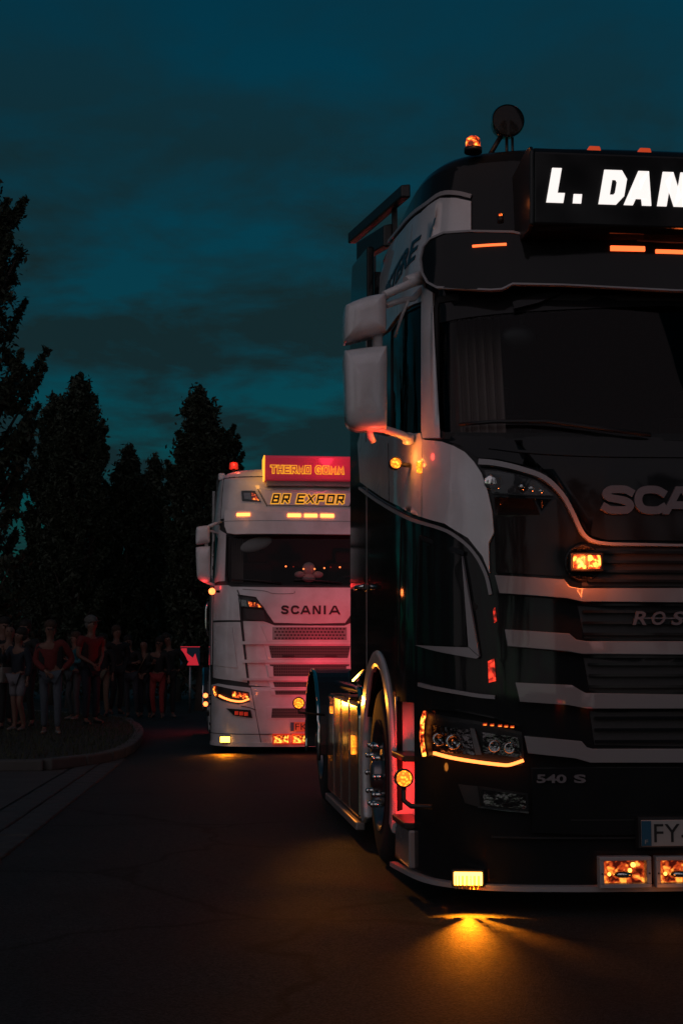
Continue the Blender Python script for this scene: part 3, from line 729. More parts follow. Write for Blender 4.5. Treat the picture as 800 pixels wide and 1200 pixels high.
def wheel(r, a, d, rad=.50, w=.30, nuts=False, dual=False):
    sg = -1 if a < 0 else 1
    x0 = a; x1 = a - sg * w
    prof = [(rad * .60, 0), (rad * .80, .0), (rad * .93, .012), (rad * .985, .04), (rad, .07), (rad, w - .07), (rad * .985, w - .04), (rad * .93, w - .012), (rad * .6, w)]
    t = MB().lathe([(p[0], -sg * p[1]) for p in prof], (a, d, rad), 'X', 56)
    for k in (.10, .15, .20):
        t.lathe([(rad + .001, -sg * (k - .006)), (rad - .012, -sg * k), (rad + .001, -sg * (k + .006))], (a, d, rad), 'X', 56)
    ty = t.build('wheel', M['rubber'], r)
    rp = [(rad * .62, -.005), (rad * .585, .0), (rad * .56, .02), (rad * .52, .07), (rad * .46, .09), (rad * .40, .05), (rad * .34, .02), (rad * .22, .012), (rad * .17, .0), (rad * .16, -.03), (rad * .12, -.045), (.002, -.047)]
    MB().lathe([(p[0], -sg * p[1]) for p in rp], (a, d, rad), 'X', 48).build('rim', M['rim'], ty)
    if nuts:
        me = None
        for k in range(10):
            t_ = 2 * math.pi * k / 10
            if me is None: o = MB().cyl((0, 0, 0), (sg * .055, 0, 0), .017, .015, 10).ball((sg * .058, 0, 0), .017, n=10).build('lug_nut', M['chrome'], ty); me = o.data
            else: o = link('lug_nut', me, None, ty)
            o.location = (a - sg * .015, d + rad * .34 * math.cos(t_), rad + rad * .34 * math.sin(t_))
    return ty
def running_gear(F, near):
    r = F.root
    for sg in (-1, 1):
        MB().box((sg * .42, 3.9, .78), (.08, 5.0, .26)).build('frame_rail', M['plastic'], r)
        wheel(r, sg * 1.25, 1.72, nuts=near and sg < 0)
        wheel(r, sg * 1.25, 5.40)
        # front mudguard arch, flared out past the cab side
        arch = []
        A = 1.266 if near else 1.258
        for t in np.linspace(R(-22), R(180 + 30), 34): arch.append((1.76 - .60 * math.cos(t), .50 + .60 * math.sin(t)))
        out = []
        for t in np.linspace(R(180 + 30), R(-22), 34): out.append((1.77 - (.735 + (.05 if math.cos(t) < 0 else 0)) * math.cos(t), .50 + .70 * math.sin(t)))
        arch = [p for p in arch]; poly = arch + out
        MB().prism(poly, sg * (A - .055), sg * A, 'YZ').build('wheel_arch', M['white'], r, bevel=.022)
        inner = MB()
        for t in np.linspace(R(-10), R(190), 15):
            inner.box((sg * 1.02, 1.76 - .62 * math.cos(t), .50 + .60 * math.sin(t)), (.44, .15, .012), Matrix.Rotation(math.pi / 2 - t, 3, 'X'))
        inner.build('arch_liner', M['plastic'], r)
        # rear mudguard
        pr = [(5.4 - .60 * math.cos(t), .50 + .56 * math.sin(t)) for t in np.linspace(R(-8), R(188), 26)]
        po = [(5.4 - .625 * math.cos(t), .50 + .585 * math.sin(t)) for t in np.linspace(R(188), R(-8), 26)]
        MB().prism(pr + po, sg * .66, sg * 1.32, 'YZ').build('rear_mudguard', M['plastic'], r, bevel=.006)
        edge = [(sg * 1.322, 5.4 - .615 * math.cos(t), .50 + .575 * math.sin(t)) for t in np.linspace(R(-12), R(192), 40)]
        MB().tube(edge, .016, 8).build('mudguard_trim', M['chrome'], r)
    MB().cyl((-1.1, 1.72, .5), (1.1, 1.72, .5), .06).build('front_axle', M['plastic'], r)
    MB().cyl((-1.1, 5.4, .5), (1.1, 5.4, .5), .09).ball((0, 5.4, .5), .2).build('rear_axle', M['plastic'], r)
    MB().box((0, 2.0, .8), (.8, 1.3, .7)).build('engine', M['plastic'], r)
    cc = MB().cyl((0, 4.9, .98), (0, 4.9, 1.05), .46, n=32); cc.build('coupling_plate', M['plastic'], r)
    tr = MB().box((0, 6.33, .62), (2.3, .06, .16)).build('rear_beam', M['plastic'], r)

def paint_text(F, body, p0, p1, name, m, parent=None, off=.03, depth=.012, **kw):
    """p0, p1: where the lower left and the upper right corner are seen on the skin"""
    a = F.P(*p0, off); b = F.P(*p1, off)
    return text_on(body, a[0], b[0], a[1], b[1], lambda x, z, h: S(x, z, off + h), name, m, parent or F.root, depth, **kw)

# ================================================================== NEAR TRUCK
F = FN; r = near_root
ws_n = centred(F, [(800, 350), (640, 349), (530, 349), (514, 352), (511, 362), (511, 498), (513, 507), (522, 511), (600, 512), (800, 513)])
win_n = sz(F, [(458, 388), (474, 368), (494, 358), (494, 506), (458, 511)])
cab(F, M['black'], ws_n, win_n, M['black'])
running_gear(F, True)
panel(ws_n, 'windscreen', M['glass'], r, off=-.006, th=.006, step=.12)
panel(win_n, 'door_window', M['glass'], r, off=-.008, th=.006, step=.2, mirror=True)
# rubber round the windscreen
wl2 = ws_n + [ws_n[0]]; ribbon(wl2, .035, 'windscreen_seal', M['rubber'], r, off=.008, th=.012)
# white door and roof side
panel(sz(F, [(552, 237), (535, 233), (517, 233), (495, 250), (474, 270), (457, 291), (447, 325), (445, 395), (455, 388), (474, 364), (496, 354), (498, 336), (500, 300), (552, 270)]),
      'roof_side_panel', M['white'], r, off=.012, th=.02, mirror=True)
ribbon(smooth_path(sz(F, [(552, 231), (535, 227), (517, 228), (495, 243), (474, 262), (456, 284)]), 4), .022, 'roof_pinstripe', M['stripe'], r, off=.012, th=.01, mirror=True)
panel(sz(F, [(497, 336), (509, 344), (509, 500), (511, 508), (518, 514), (498, 514), (496, 505), (496, 356)]), 'windscreen_pillar', M['white'], r, off=.014, th=.024, mirror=True)
panel(sz(F, [(424, 565), (421, 520), (425, 504), (454, 512), (495, 508), (497, 516), (496, 606), (490, 603), (470, 593), (452, 584), (440, 576)]), 'door', M['white'], r, off=.014, th=.024, mirror=True)
panel(sz(F, [(499, 516), (521, 519), (534, 524), (546, 531), (556, 542), (565, 556), (572, 577), (577, 600), (579, 625), (576, 631), (573, 637), (574, 672), (566, 652), (550, 631), (524, 614), (499, 606.5)]),
      'corner_panel', M['white'], r, off=.022, th=.03, mirror=True)
ribbon(smooth_path(sz(F, [(423, 572), (438, 583), (452, 592), (470, 602), (490, 611), (507, 616), (524, 622), (537, 630), (549, 640), (558, 651), (565, 663), (571, 678), (575, 697)]), 4), .015, 'side_pinstripe', M['stripe'], r, off=.018, th=.014, mirror=True)
# rear side fairing behind the cab
for sg in (-1, 1):
    b = MB(); b.prism([(2.27, 1.22), (2.5, 1.08), (3.12, 1.0), (3.24, 1.1), (3.26, 3.5), (3.12, 3.84), (2.27, 3.72)], sg * 1.2, sg * 1.245, 'YZ'); b.build('side_fairing', M['black'], r, bevel=.012)
    MB().prism([(2.262, 1.0), (2.305, 1.0), (2.305, 3.3), (2.262, 3.3)], sg * 1.2455, sg * 1.252, 'YZ').build('fairing_strip', M['grey_paint'], r)
    for (pa, pb_, hh) in (((1.06, 1.85, 3.90), (1.23, 3.25, 4.03), .085), ((1.12, 2.2, 3.70), (1.21, 2.9, 3.80), .15)):
        bm = bmesh.new(); vs_ = []
        for (x, y, z) in (pa, pb_):
            for dx_, dz_ in ((-.03, 0), (.03, 0), (.03, hh), (-.03, hh * .9)): vs_.append(bm.verts.new((sg * x + dx_, y, z + dz_)))
        for f in ((0, 1, 2, 3), (7, 6, 5, 4), (0, 4, 5, 1), (1, 5, 6, 2), (2, 6, 7, 3), (3, 7, 4, 0)): bm.faces.new([vs_[i] for i in f])
        bmesh.ops.recalc_face_normals(bm, faces=bm.faces); link('roof_wing', from_bm(bm, 'roof_wing'), M['plastic'], r, .01)
    MB().box((sg * 1.1, 3.1, 3.9), (.03, .05, .3)).box((sg * 1.08, 2.2, 3.8), (.03, .05, .3)).build('wing_bracket', M['plastic'], r)
# grab rail by the door seam
hd = F.P(424, 690); 
o = MB().tube([tuple(S(hd[0] - .0, hd[1], .012)), tuple(S(hd[0] + .05, hd[1], .05)), tuple(S(hd[0] + .2, hd[1], .05)), tuple(S(hd[0] + .25, hd[1], .012))], .014).build('door_handle', M['chrome'], r)
# sun visor
vis = centred(F, [(800, 284), (640, 278), (620, 276.5), (600, 272), (550, 271), (520, 273), (504, 280), (496, 290), (493, 304), (495, 320), (501, 331), (512, 337), (575, 340), (588, 339), (600, 333), (660, 334), (800, 341)], .10)
panel(vis, 'sun_visor', M['black'], r, off=.10, th=.03, step=.1)
ribbon(vis + [vis[0]], .011, 'visor_trim', M['stripe'], r, off=.107, th=.02)
for (x, y) in ((573, 287), (735, 291)):
    a = F.P(x - 20, y + 2.2, .11); b_ = F.P(x + 20, y - 2.2, .11)
    for k in (0, 1):
        q = [(a[0], a[1]), (b_[0], a[1]), (b_[0], b_[1]), (a[0], b_[1])]
        if k: q = [(-s, z) for s, z in q][::-1]
        panel(q, 'visor_marker_lamp', M['visor_led'], r, off=.112, th=.012, step=.1)
a = F.P(768, 296, .11)
panel([(-abs(a[0]), a[1]), (abs(a[0]), a[1]), (abs(a[0]), a[1] + .019), (-abs(a[0]), a[1] + .019)], 'visor_marker_lamp', M['visor_led'], r, off=.112, th=.012, step=.1)
for sg in (-1, 1):
    MB().box((sg * 1.0, .42, 3.1), (.05, .12, .03)).build('visor_bracket', M['plastic'], r)
# roof light box with the haulier's name
bl = F.plane(623, 270, .10); tl = F.plane(625, 173, .06)
bx = -bl[0]; z0, z1 = bl[2], tl[2]
prof = [(.10, z0), (.055, z0 + .02), (.03, z1 - .03), (.055, z1 - .004), (.12, z1 + .004), (.48, z1 - .03), (.50, z0 + .02), (.42, z0)]
box = MB().prism(prof, -bx, bx, 'YZ').build('name_board', M['black'], r, bevel=.008)
for sg in (-1, 1): MB().prism([(p[0] - .004 if p[0] < .3 else p[0] + .004, p[1] + (.005 if p[1] > (z0 + z1) / 2 else -.005)) for p in prof], sg * bx, sg * (bx + .022), 'YZ').build('end_cap', M['plastic'], box, bevel=.008)
def board(x, z, h): return np.stack([x, .055 - (z - z0 - .02) / (z1 - z0 - .05) * .025 - .003 - h, z], -1)
l0 = F.plane(640, 236.5, .035); l1 = F.plane(666, 198, .035)
dt = F.plane(681, 237, .035); d0 = F.plane(701, 240, .035); d1 = F.plane(868, 203.5, .035)
zb = (l0[2] + .0); zt = l1[2]
for bd, xa, xb, za_, zb_ in (('L', l0[0], F.plane(664, 200, .035)[0], zb, zt), ('.', F.plane(670, 230, .035)[0], F.plane(681.5, 230, .035)[0], zb, zb + .043),
                      ('D', F.plane(701, 230, .035)[0], F.plane(734, 230, .035)[0], zb, zt), ('A', F.plane(732, 230, .035)[0], F.plane(766, 230, .035)[0], zb, zt), ('N', F.plane(769.5, 230, .035)[0], F.plane(806, 230, .035)[0], zb, zt)):
    if bd == '.': glyph([[(.5, 0), (.5, 1)]], xa, xb, za_, zb_, .04, board, 'sign_letter', M['sign_white'], box, .006, shear=.1)
    else: glyph(GL[bd], xa, xb - .020, za_, zb_, .046, board, 'sign_letter', M['sign_white'], box, .006, shear=.17)
for px_ in (695, 754):
    p = F.plane(px_, 174, .12)
    for sg in ((1, -1)):
        o = MB().prism([(-.034, 0), (.034, 0), (.026, .032), (-.026, .032)], -.02, .02, 'XZ').build('board_marker_lamp', M['amber_lens'], r, bevel=.005); o.location = (sg * p[0], .12, z1 + .004)
        MB().box((0, 0, -.003), (.074, .046, .008)).build('lamp_base', M['plastic'], o)
# beacon on the roof corner
def beacon(root, p, s=1.0, m=None):
    e = MB().cyl((0, 0, 0), (0, 0, .022), .045 * s, n=24).build('beacon', M['plastic'], root); e.location = p
    MB().lathe([(.036 * s, .02), (.037 * s, .05), (.033 * s, .072), (.02 * s, .082), (.001, .083)], (0, 0, 0), 'Z', 24).build('beacon_dome', m or M['amber_glow'], e)
    MB().ball((0, 0, .048), .014 * s).build('beacon_bulb', M['amber_hot'], e); return e
p = F.plane(554, 180, .48); beacon(r, (p[0] - .0, .48, p[2] + .005), 1.0)
lamp('beacon_light', 'POINT', (p[0], .35, p[2] + .12), 0.35, AMBER, r, .03)
# round spot lamp on a stalk
p = F.plane(594.5, 142, .55); c = Vector(p)
sp = MB().lathe([(.001, .10), (.045, .095), (.075, .06), (.083, .0), (.083, -.012), (.078, -.015)], (0, 0, 0), 'Y', 36).build('search_lamp', M['black'], r); sp.location = c
MB().lathe([(.078, -.014), (.05, -.019), (.001, -.021)], (0, 0, 0), 'Y', 36).build('lamp_lens', M['black'], sp)
MB().lathe([(.083, -.018), (.087, -.008), (.084, .004)], (0, 0, 0), 'Y', 36).build('lamp_ring', M['chrome'], sp)
MB().tube([(0, .03, -.08), (0, .03, -.20)], .008).tube([(.03, .03, -.075), (.03, .03, -.20)], .007).tube([(-.03, .04, -.07), (-.10, .10, -.19)], .013).build('lamp_stalk', M['plastic'], sp)
# small amber lamp where the roof meets the visor
p = F.plane(586, 254, .28); e = MB().cyl((0, 0, -.03), (0, 0, 0), .016).build('roof_lamp', M['plastic'], r); e.location = p
MB().ball((0, 0, .008), .009).build('bulb', M['amber_flash'], e)
lamp('roof_lamp_light', 'POINT', (p[0] + .03, .16, p[2] + .03), 0.05, (1, .22, .05), r, .02)
# interior mirror and the camera pod on the glass
o = MB().ball((0, 0, 0), .085, .03, .06).build('camera_pod', M['plastic'], r); o.location = S(*F.P(608, 381), -.12)
MB().cyl((0, 0, .04), (.03, .0, .14), .012).build('pod_arm', M['plastic'], o)
q = [F.P(600, 357), F.P(625, 349), F.P(652, 343), F.P(655, 347), F.P(630, 358), F.P(602, 365)]
panel(q, 'screen_mount', M['black'], r, off=.03, th=.03)
# curtains drawn back at both ends of the screen
def curtains(F, a0, a1, z0_, z1_):
    for sg in (-1, 1):
        bm = bmesh.new(); n = 44; rows_ = []
        for z in np.linspace(z0_, z1_, 9):
            row = []
            for i in range(n + 1):
                t = i / n; a = a0 + (a1 - a0) * t; dd = .34 + .30 * (1 - t) ** 2 * 0 + np.interp(z, _zr, _rr) + (.25 if a > 1.0 else .12) * ((a - a0) / .3) + .018 * math.sin(t * 38 + z * 1.5) * (1 + .4 * math.sin(z * 3))
                row.append(bm.verts.new((sg * a, dd, z)))
            rows_.append(row)
        for p_, q_ in zip(rows_, rows_[1:]):
            for i in range(n): f = bm.faces.new((p_[i], p_[i + 1], q_[i + 1], q_[i])); f.smooth = True
        link('curtain', from_bm(bm, 'curtain'), M['curtain'], F.root)
M['curtain'] = mat('curtain_cloth', (.30, .20, .18), .9, noise=(6, .5, (.25, .14, .13)))
curtains(F, .78, 1.02, 2.16, 2.86)
# wipers
wp = sz(F, [(541, 500), (580, 497), (640, 497), (700, 505), (760, 513)])
o = MB().tube([tuple(S(s, z, .03)) for s, z in wp], .009).build('wiper', M['plastic'], r)
MB().tube([tuple(S(-s + .7, z, .03)) for s, z in wp], .009).build('wiper', M['plastic'], r)
# bonnet
panel(centred(F, [(800, 519), (700, 517), (600, 516), (545, 517), (527, 519), (540, 523), (552, 532), (560, 538), (583, 539.5), (611, 546), (639, 557), (659, 575), (673, 599), (683, 620), (692, 629), (709, 633.5), (800, 634.5)]),
      'bonnet', M['black'], r, off=.022, th=.04)
ribbon(smooth_path([(-.93, F.P(560, 527)[1])] + sz(F, [(620, 532), (700, 536)]) + [(0, F.P(800, 537)[1])], 5), .012, 'bonnet_crease', M['black'], r, off=.03, th=.01, mirror=True)
hp = smooth_path(sz(F, [(562, 543), (582, 545), (611, 552), (637, 562), (657, 580), (670, 603), (679, 622), (689, 633), (709, 638), (750, 639), (799, 640)]), 4); hp[-1] = (0.0, hp[-1][1])
ribbon(hp, [.018 * (1 - k / len(hp)) + .010 for k in range(len(hp))], 'bonnet_trim', M['stripe'], r, off=.030, th=.03, mirror=True)
bt = F.P(703, 604); bt2 = F.P(740, 571)
for k, ch in enumerate('SCANIA'):
    x0 = bt[0] + (0, .152, .285, .445, .605, .690)[k]
    glyph(GL[ch], x0, x0 + (.150, .148, .165, .150, .075, .165)[k], bt[1], bt2[1], .036, lambda x, z, h: S(x, z, .020 + h), 'badge', M['badge'], r, .024, kmax=1.06)
# upper headlamp under the bonnet edge
up = sz(F, [(568, 553), (582, 554), (604, 558), (628, 566), (648, 582), (612, 581), (577, 579)])
panel(up, 'upper_headlamp', M['reflector'], r, off=-.01, th=.02, mirror=True) if False else None
for sgn in (1, -1):
    q = [(s * sgn, z) for s, z in up]; q = q if sgn == 1 else q[::-1]
    h = panel(q, 'upper_headlamp', M['plastic'], r, off=.004, th=.03)
    panel(q, 'lens', M['lens'], h, off=.030, th=.004)
    cs = sz(F, [(578, 566), (611, 571), (622, 573), (633, 576)])
    for k, (s, z) in enumerate(cs):
        o = MB().ball((0, 0, 0), (.045, .018, .018, .016)[k], .012, (.04, .02, .018, .014)[k]).build('reflector', M['chrome'], h); o.location = S(s * sgn, z, .012)
# dark lamp column under it
panel(sz(F, [(579, 583), (612, 585), (650, 586), (664, 606), (673, 628), (676, 640), (676, 677), (660, 676), (581, 671), (580, 640)]), 'column_cover', M['black'], r, off=.012, th=.02, mirror=True)
# grille: four pale bars with dark mesh and slats between them
bars = [([(581, 675), (659, 680), (665, 688), (676, 690.5), (800, 690)], [(800, 707), (680, 706), (663, 702), (650, 701), (586, 696)]),
        ([(592, 738), (665, 743), (673, 750), (685, 752), (800, 752)], [(800, 768), (680, 767), (663, 764), (595, 758)]),
        ([(604, 800), (668, 803), (675, 808), (684, 812), (800, 814)], [(800, 830), (685, 830), (664, 826), (609, 822)]),
        ([(614, 862), (679, 868), (685, 875), (692, 877), (800, 877)], [(800, 893), (689, 893), (672, 888), (618, 882)])]
for top, bot in bars:
    panel(centred(F, top[::-1] + bot[::-1]), 'grille_bar', M['grey_paint'], r, off=.045, th=.055, bevel=.004)
gaps = [([(681, 643), (800, 643)], [(681, 687), (800, 687)], 4), ([(676, 710), (800, 711)], [(684, 748), (800, 750)], 3), ([(683, 771), (800, 772)], [(690, 809), (800, 811)], 3), ([(690, 833), (800, 834)], [(696, 873), (800, 875)], 3)]
for tp, bo, k in gaps:
    q = centred(F, [tp[1], tp[0], bo[0], bo[1]])
    gm = panel(q, 'grille_mesh', M['mesh_dark'], r, off=.004, th=.01)
    zt_, zb_ = q[0][1], q[3][1]; sx = abs(q[1][0]) - .02
    for j in range(k):
        z = zb_ + (zt_ - zb_) * (j + .5) / k
        ribbon([(x, z) for x in np.linspace(-sx, sx, 24)], .012, 'slat', M['black'], gm, off=.028, th=.022)
ro = F.P(738, 733); ro2 = F.P(742, 717)
def grl(x, z, h): return S(x, z, .030 + h)
w_ = F.P(757, 733)[0] - ro[0]
for k, ch in enumerate('ROS'):
    x0 = ro[0] + k * (F.P(760.5, 733)[0] - ro[0]); text_on(ch, x0, x0 + w_ * .86, ro[1], ro2[1], grl, 'badge', M['badge'], r, .008, bold=.02, shear=.25)
zc_ = (ro[1] + ro2[1]) / 2; ribbon([(ro[0] + .04, zc_), (ro[0] + .30, zc_)], .006, 'badge_line', M['badge'], r, off=.036, th=.006)
M['knurl'] = mat('knurled_ring', (.02, .018, .018), .25, metal=.2, bump=(95, .9, .006))
# flashing lamp pair in the grille
for sgn in (-1, 1):
    c_ = F.P(682, 660); s0 = abs(c_[0]) * sgn; e = MB().lathe([(.086, .012), (.088, .0), (.082, -.008), (.074, -.004), (.07, .0), (.001, .0)], (0, 0, 0), 'Y', 36).build('flash_lamp', M['knurl'], r)
    e.location = S(s0, c_[1], .012)
    MB().box((0, -.048, 0), (.155, .035, .085)).build('lamp_case', M['plastic'], e, bevel=.006)
    for q in (-.034, .034): MB().box((q, -.068, 0), (.06, .012, .062)).build('lamp_cell', M['amber_flash'], e, bevel=.006)
    lamp('flash_light', 'POINT', tuple(np.array(S(s0, c_[1], .13))), 2.4, (1.0, .16, .03), r, .03)
# lower front: headlamps
def drl_path(F, pts, n=4): return smooth_path(sz(F, pts, .035), n)
for sgn in (1, -1):
    mm = lambda pts: [(s * sgn, z) for s, z in pts] if sgn == 1 else [(s * sgn, z) for s, z in pts][::-1]
    hs = mm(sz(F, [(497, 832), (507, 836), (560, 845), (611, 858), (613, 884), (612, 897), (596, 898), (560, 894), (507, 884), (500, 888), (497, 870)]))
    h = panel(hs, 'headlamp', M['plastic'], r, off=.004, th=.03)
    for (x0, y0, x1, y1) in ((508, 849, 552, 882), (566, 858, 606, 885)):
        q = mm(sz(F, [(x0, y0), (x1, y0 + 6), (x1 + 5, y1 + 3), (x0 + 1, y1 - 3)])); panel(q, 'reflector', M['reflector'], h, off=.014, th=.008)
    for (x, y, rr) in ((517, 866, .03), (533, 869, .034), (579, 874, .026), (596, 876, .024)):
        s_, z_ = F.P(x, y); o = MB().lathe([(rr, 0), (rr * 1.05, -.02), (rr * .85, -.024), (rr * .6, -.008), (.001, -.002)], (0, 0, 0), 'Y', 20).build('projector', M['chrome'], h); o.location = S(s_ * sgn, z_, .018)
    q = mm(sz(F, [(553, 853), (558, 854), (566, 884), (559, 884)])); panel(q, 'divider', M['brushed'], h, off=.026, th=.016)
    panel(mm(sz(F, [(504, 842), (560, 848), (611, 861), (612, 893), (596, 896), (560, 891), (507, 880)])), 'lens', M['lens'], h, off=.036, th=.004)
    dp = mm(drl_path(F, [(509, 882.5), (530, 888), (560, 893), (585, 896), (595, 896.5), (603, 894.5), (613, 891)]))
    ribbon(dp, .014, 'running_light', M['drl'], h, off=.046, th=.014)
    ribbon(mm(smooth_path(sz(F, [(503, 834), (500, 845), (499, 865), (502, 886)]), 4)), .014, 'side_marker', M['amber_flash'], h, off=.03, th=.014)
    for x in (569, 577, 586, 593, 600): s_, z_ = F.P(x, 848.5 + (x - 569) * .09); o = MB().box((0, 0, 0), (.018, .006, .010)).build('led_chip', M['amber_glow'], h); o.location = S(s_ * sgn, z_, .018)
    ribbon(mm(sz(F, [(505, 829), (540, 833), (580, 841), (608, 850)])), .006, 'lamp_brow', M['black'], h, off=.03, th=.02)
    # fog lamp
    fq = mm(sz(F, [(537, 919), (565, 922), (618, 930), (619, 952), (563, 946), (545, 941)])); fo = panel(fq, 'fog_lamp', M['plastic'], r, off=.004, th=.02)
    panel(mm(sz(F, [(566, 925), (615, 932), (616, 948), (567, 943)])), 'reflector', M['reflector'], fo, off=.008, th=.006)
    panel(mm(sz(F, [(562, 921), (618, 929.5), (619, 952), (563, 946)])), 'lens', M['lens'], fo, off=.024, th=.004)
    ribbon(mm(sz(F, [(562, 944.5), (619, 951)])), .008, 'chrome_strip', M['chrome'], fo, off=.028, th=.01)
    ribbon(mm(sz(F, [(561, 921), (564, 946)])), .006, 'lamp_divider', M['plastic'], fo, off=.028, th=.01)
p = F.P(628, 917); p2 = F.P(662, 907)
text_on('540', p[0], p2[0], p[1], p2[1], lambda x, z, h: S(x, z, .022 + h), 'badge', M['badge'], r, .01, bold=.03, spacing=1.0)
p = F.P(671, 917); p2 = F.P(684.5, 907); text_on('S', p[0], p2[0], p[1], p2[1], lambda x, z, h: S(x, z, .022 + h), 'badge', M['badge'], r, .01, bold=.035)
# bumper sheet, its chrome lip
panel(centred(F, [(800, 898), (700, 898), (628, 896), (615, 903), (560, 898), (505, 889), (490, 892)]) if False else centred(F, [(800, 899), (690, 899), (622, 900), (623, 955), (622, 975), (700, 978), (800, 976)]), 'bumper_centre', M['black'], r, off=.02, th=.03, bevel=.004)
lip = smooth_path(sz(F, [(463, 1012), (472, 1017), (484, 1023), (498, 1029), (513, 1033), (530, 1035.5), (560, 1038), (620, 1040)]) , 4); lip += [(x, lip[-1][1] + .001) for x in np.linspace(lip[-1][0] + .04, 0, 12)]
ribbon(lip, .022, 'bumper_lip', M['stripe'], r, off=.03, th=.04, mirror=True)
# step well with pale lining and two treads
for sg in (-1, 1):
    well = MB(); well.box((sg * 1.16, .79, .62), (.02, .46, .66)); well.build('step_well', M['white'], r)
    b = MB().box((sg * 1.205, 1.015, .62), (.10, .02, .66)); b.build('step_well_side', M['white'], r)
    for z in (.34, .66): MB().box((sg * 1.215, .79, z), (.12, .42, .03)).build('step_tread', M['plastic'], r, bevel=.006)
    MB().prism([(.57, .14), (1.04, .14), (1.04, .32), (.57, .32)], sg * 1.19, sg * 1.253, 'YZ').build('lower_sill', M['grey_paint'], r, bevel=.01)
lamp('step_light', 'POINT', (-1.205, .80, .50), 0.7, (1, .03, .03), r, .02)
lamp('step_light', 'SPOT', (-1.32, .62, .62), 13, (1, .012, .008), r, .02, aim=(.35, .75, -.30), spot_size=R(125), spot_blend=.8)
# kerb-side pane in the corner panel with its pale corner trim
ki = sz(F, [(497, 634), (543, 652), (548, 757), (493, 754)])
panel(ki, 'lower_door_window', M['black'], r, off=.012, th=.02, mirror=True)
ribbon(sz(F, [(495, 630), (545, 649)]), .02, 'window_trim', M['plastic'], r, off=.02, th=.02, mirror=True)
ribbon(sz(F, [(495, 630), (491, 757)]), .016, 'window_trim', M['plastic'], r, off=.02, th=.02, mirror=True)
panel(sz(F, [(543.5, 652), (563, 769), (551, 758)]), 'corner_trim', M['stripe'], r, off=.026, th=.02, mirror=True)
panel(sz(F, [(492, 756), (551, 759), (563, 770), (560, 772)]), 'corner_trim', M['stripe'], r, off=.026, th=.02, mirror=True)
ribbon(smooth_path(sz(F, [(493, 802), (530, 810), (560, 815), (580, 817)]), 4), .017, 'side_trim', M['stripe'], r, off=.018, th=.02, mirror=True)
lsq = sz(F, [(491, 783), (575, 797), (579, 814), (491, 798)]); 
# red reflections in the corner paint, put on as glowing strips
for x0, y0, x1, y1 in ((572, 772, 581, 800), (578, 712, 582, 730)):
    q = [F.P(x0, y0 + 3), F.P(x1 - 2, y0), F.P(x1, y1 - 2), F.P(x0 + 1, y1)]
    panel(q, 'painted_reflection', M['red_reflection_glow'], r, off=.014, th=.008)
# panel gaps, bolts and small fittings
ribbon(sz(F, [(470, 610), (468, 700), (467, 780)]), .007, 'door_gap', M['rubber'], r, off=.004, th=.01, mirror=True)
ribbon(sz(F, [(458, 520), (459, 590)]), .006, 'door_gap', M['rubber'], r, off=.017, th=.008, mirror=True)
ribbon([(x, F.P(700, 960)[1]) for x in np.linspace(-.60, -.12, 10)], .005, 'bumper_gap', M['rubber'], r, off=.023, th=.01)
# door mirrors
def mirrors(F, up_px, lo_px, d, m, arm_m, top_arm, low_arm, thick=.16):
    r = F.root
    for sgn in (1, -1):
        def body(px, name, q_m):
            pts = [F.plane(x, y, d) for x, y in px]
            poly = [(p[0] * (1 if sgn == 1 else -1), p[2]) for p in pts]
            cx = sum(p[0] for p in poly) / len(poly); cz = sum(p[1] for p in poly) / len(poly)
            bm = bmesh.new(); rings = []
            for (dd2, sc) in ((-.0300, .06), (-.0295, .3), (-.028, .52), (-.024, .70), (-.015, .84), (-.004, .93), (.010, .98), (.035, 1.0), (thick - .01, .97), (thick, .93)):
                rings.append([bm.verts.new((cx + (x - cx) * sc, d + dd2, cz + (z - cz) * sc)) for x, z in poly])
            for a, b in zip(rings, rings[1:]):
                for k in range(len(poly)):
                    f = bm.faces.new((a[k], a[(k + 1) % len(poly)], b[(k + 1) % len(poly)], b[k])); f.smooth = True
            f = bm.faces.new(rings[0]); f.smooth = True
            bm.faces.new(rings[-1]); bmesh.ops.recalc_face_normals(bm, faces=bm.faces)
            o = link(name, from_bm(bm, name), q_m, r)
            gl = MB().prism([(cx + (x - cx) * .86, cz + (z - cz) * .88) for x, z in poly], d + thick + .001, d + thick + .004, 'XZ').build('mirror_glass', M['chrome'], o)
            return o
        body(smooth_path(up_px, 4, True), 'door_mirror', m); body(smooth_path(lo_px, 4, True), 'door_mirror', m)
        for nm, path, rad in top_arm + low_arm:
            pts = []
            for (x, y, dd) in path:
                p = F.plane(x, y, dd); pts.append((p[0] * (1 if sgn == 1 else -1), p[1], p[2]))
            MB().tube(pts, rad, 10).build(nm, arm_m, r)
def rrect(x0, y0, x1, y1, c=5, tl=0, tr=0):
    return [(x0 + c, y0 + tl), ((x0 + x1) / 2, y0 + (tl + tr) / 2), (x1 - c, y0 + tr), (x1, y0 + tr + c), (x1, (y0 + y1) / 2), (x1, y1 - c), (x1 - c, y1), ((x0 + x1) / 2, y1), (x0 + c, y1), (x0, y1 - c), (x0, (y0 + y1) / 2), (x0, y0 + tl + c)]
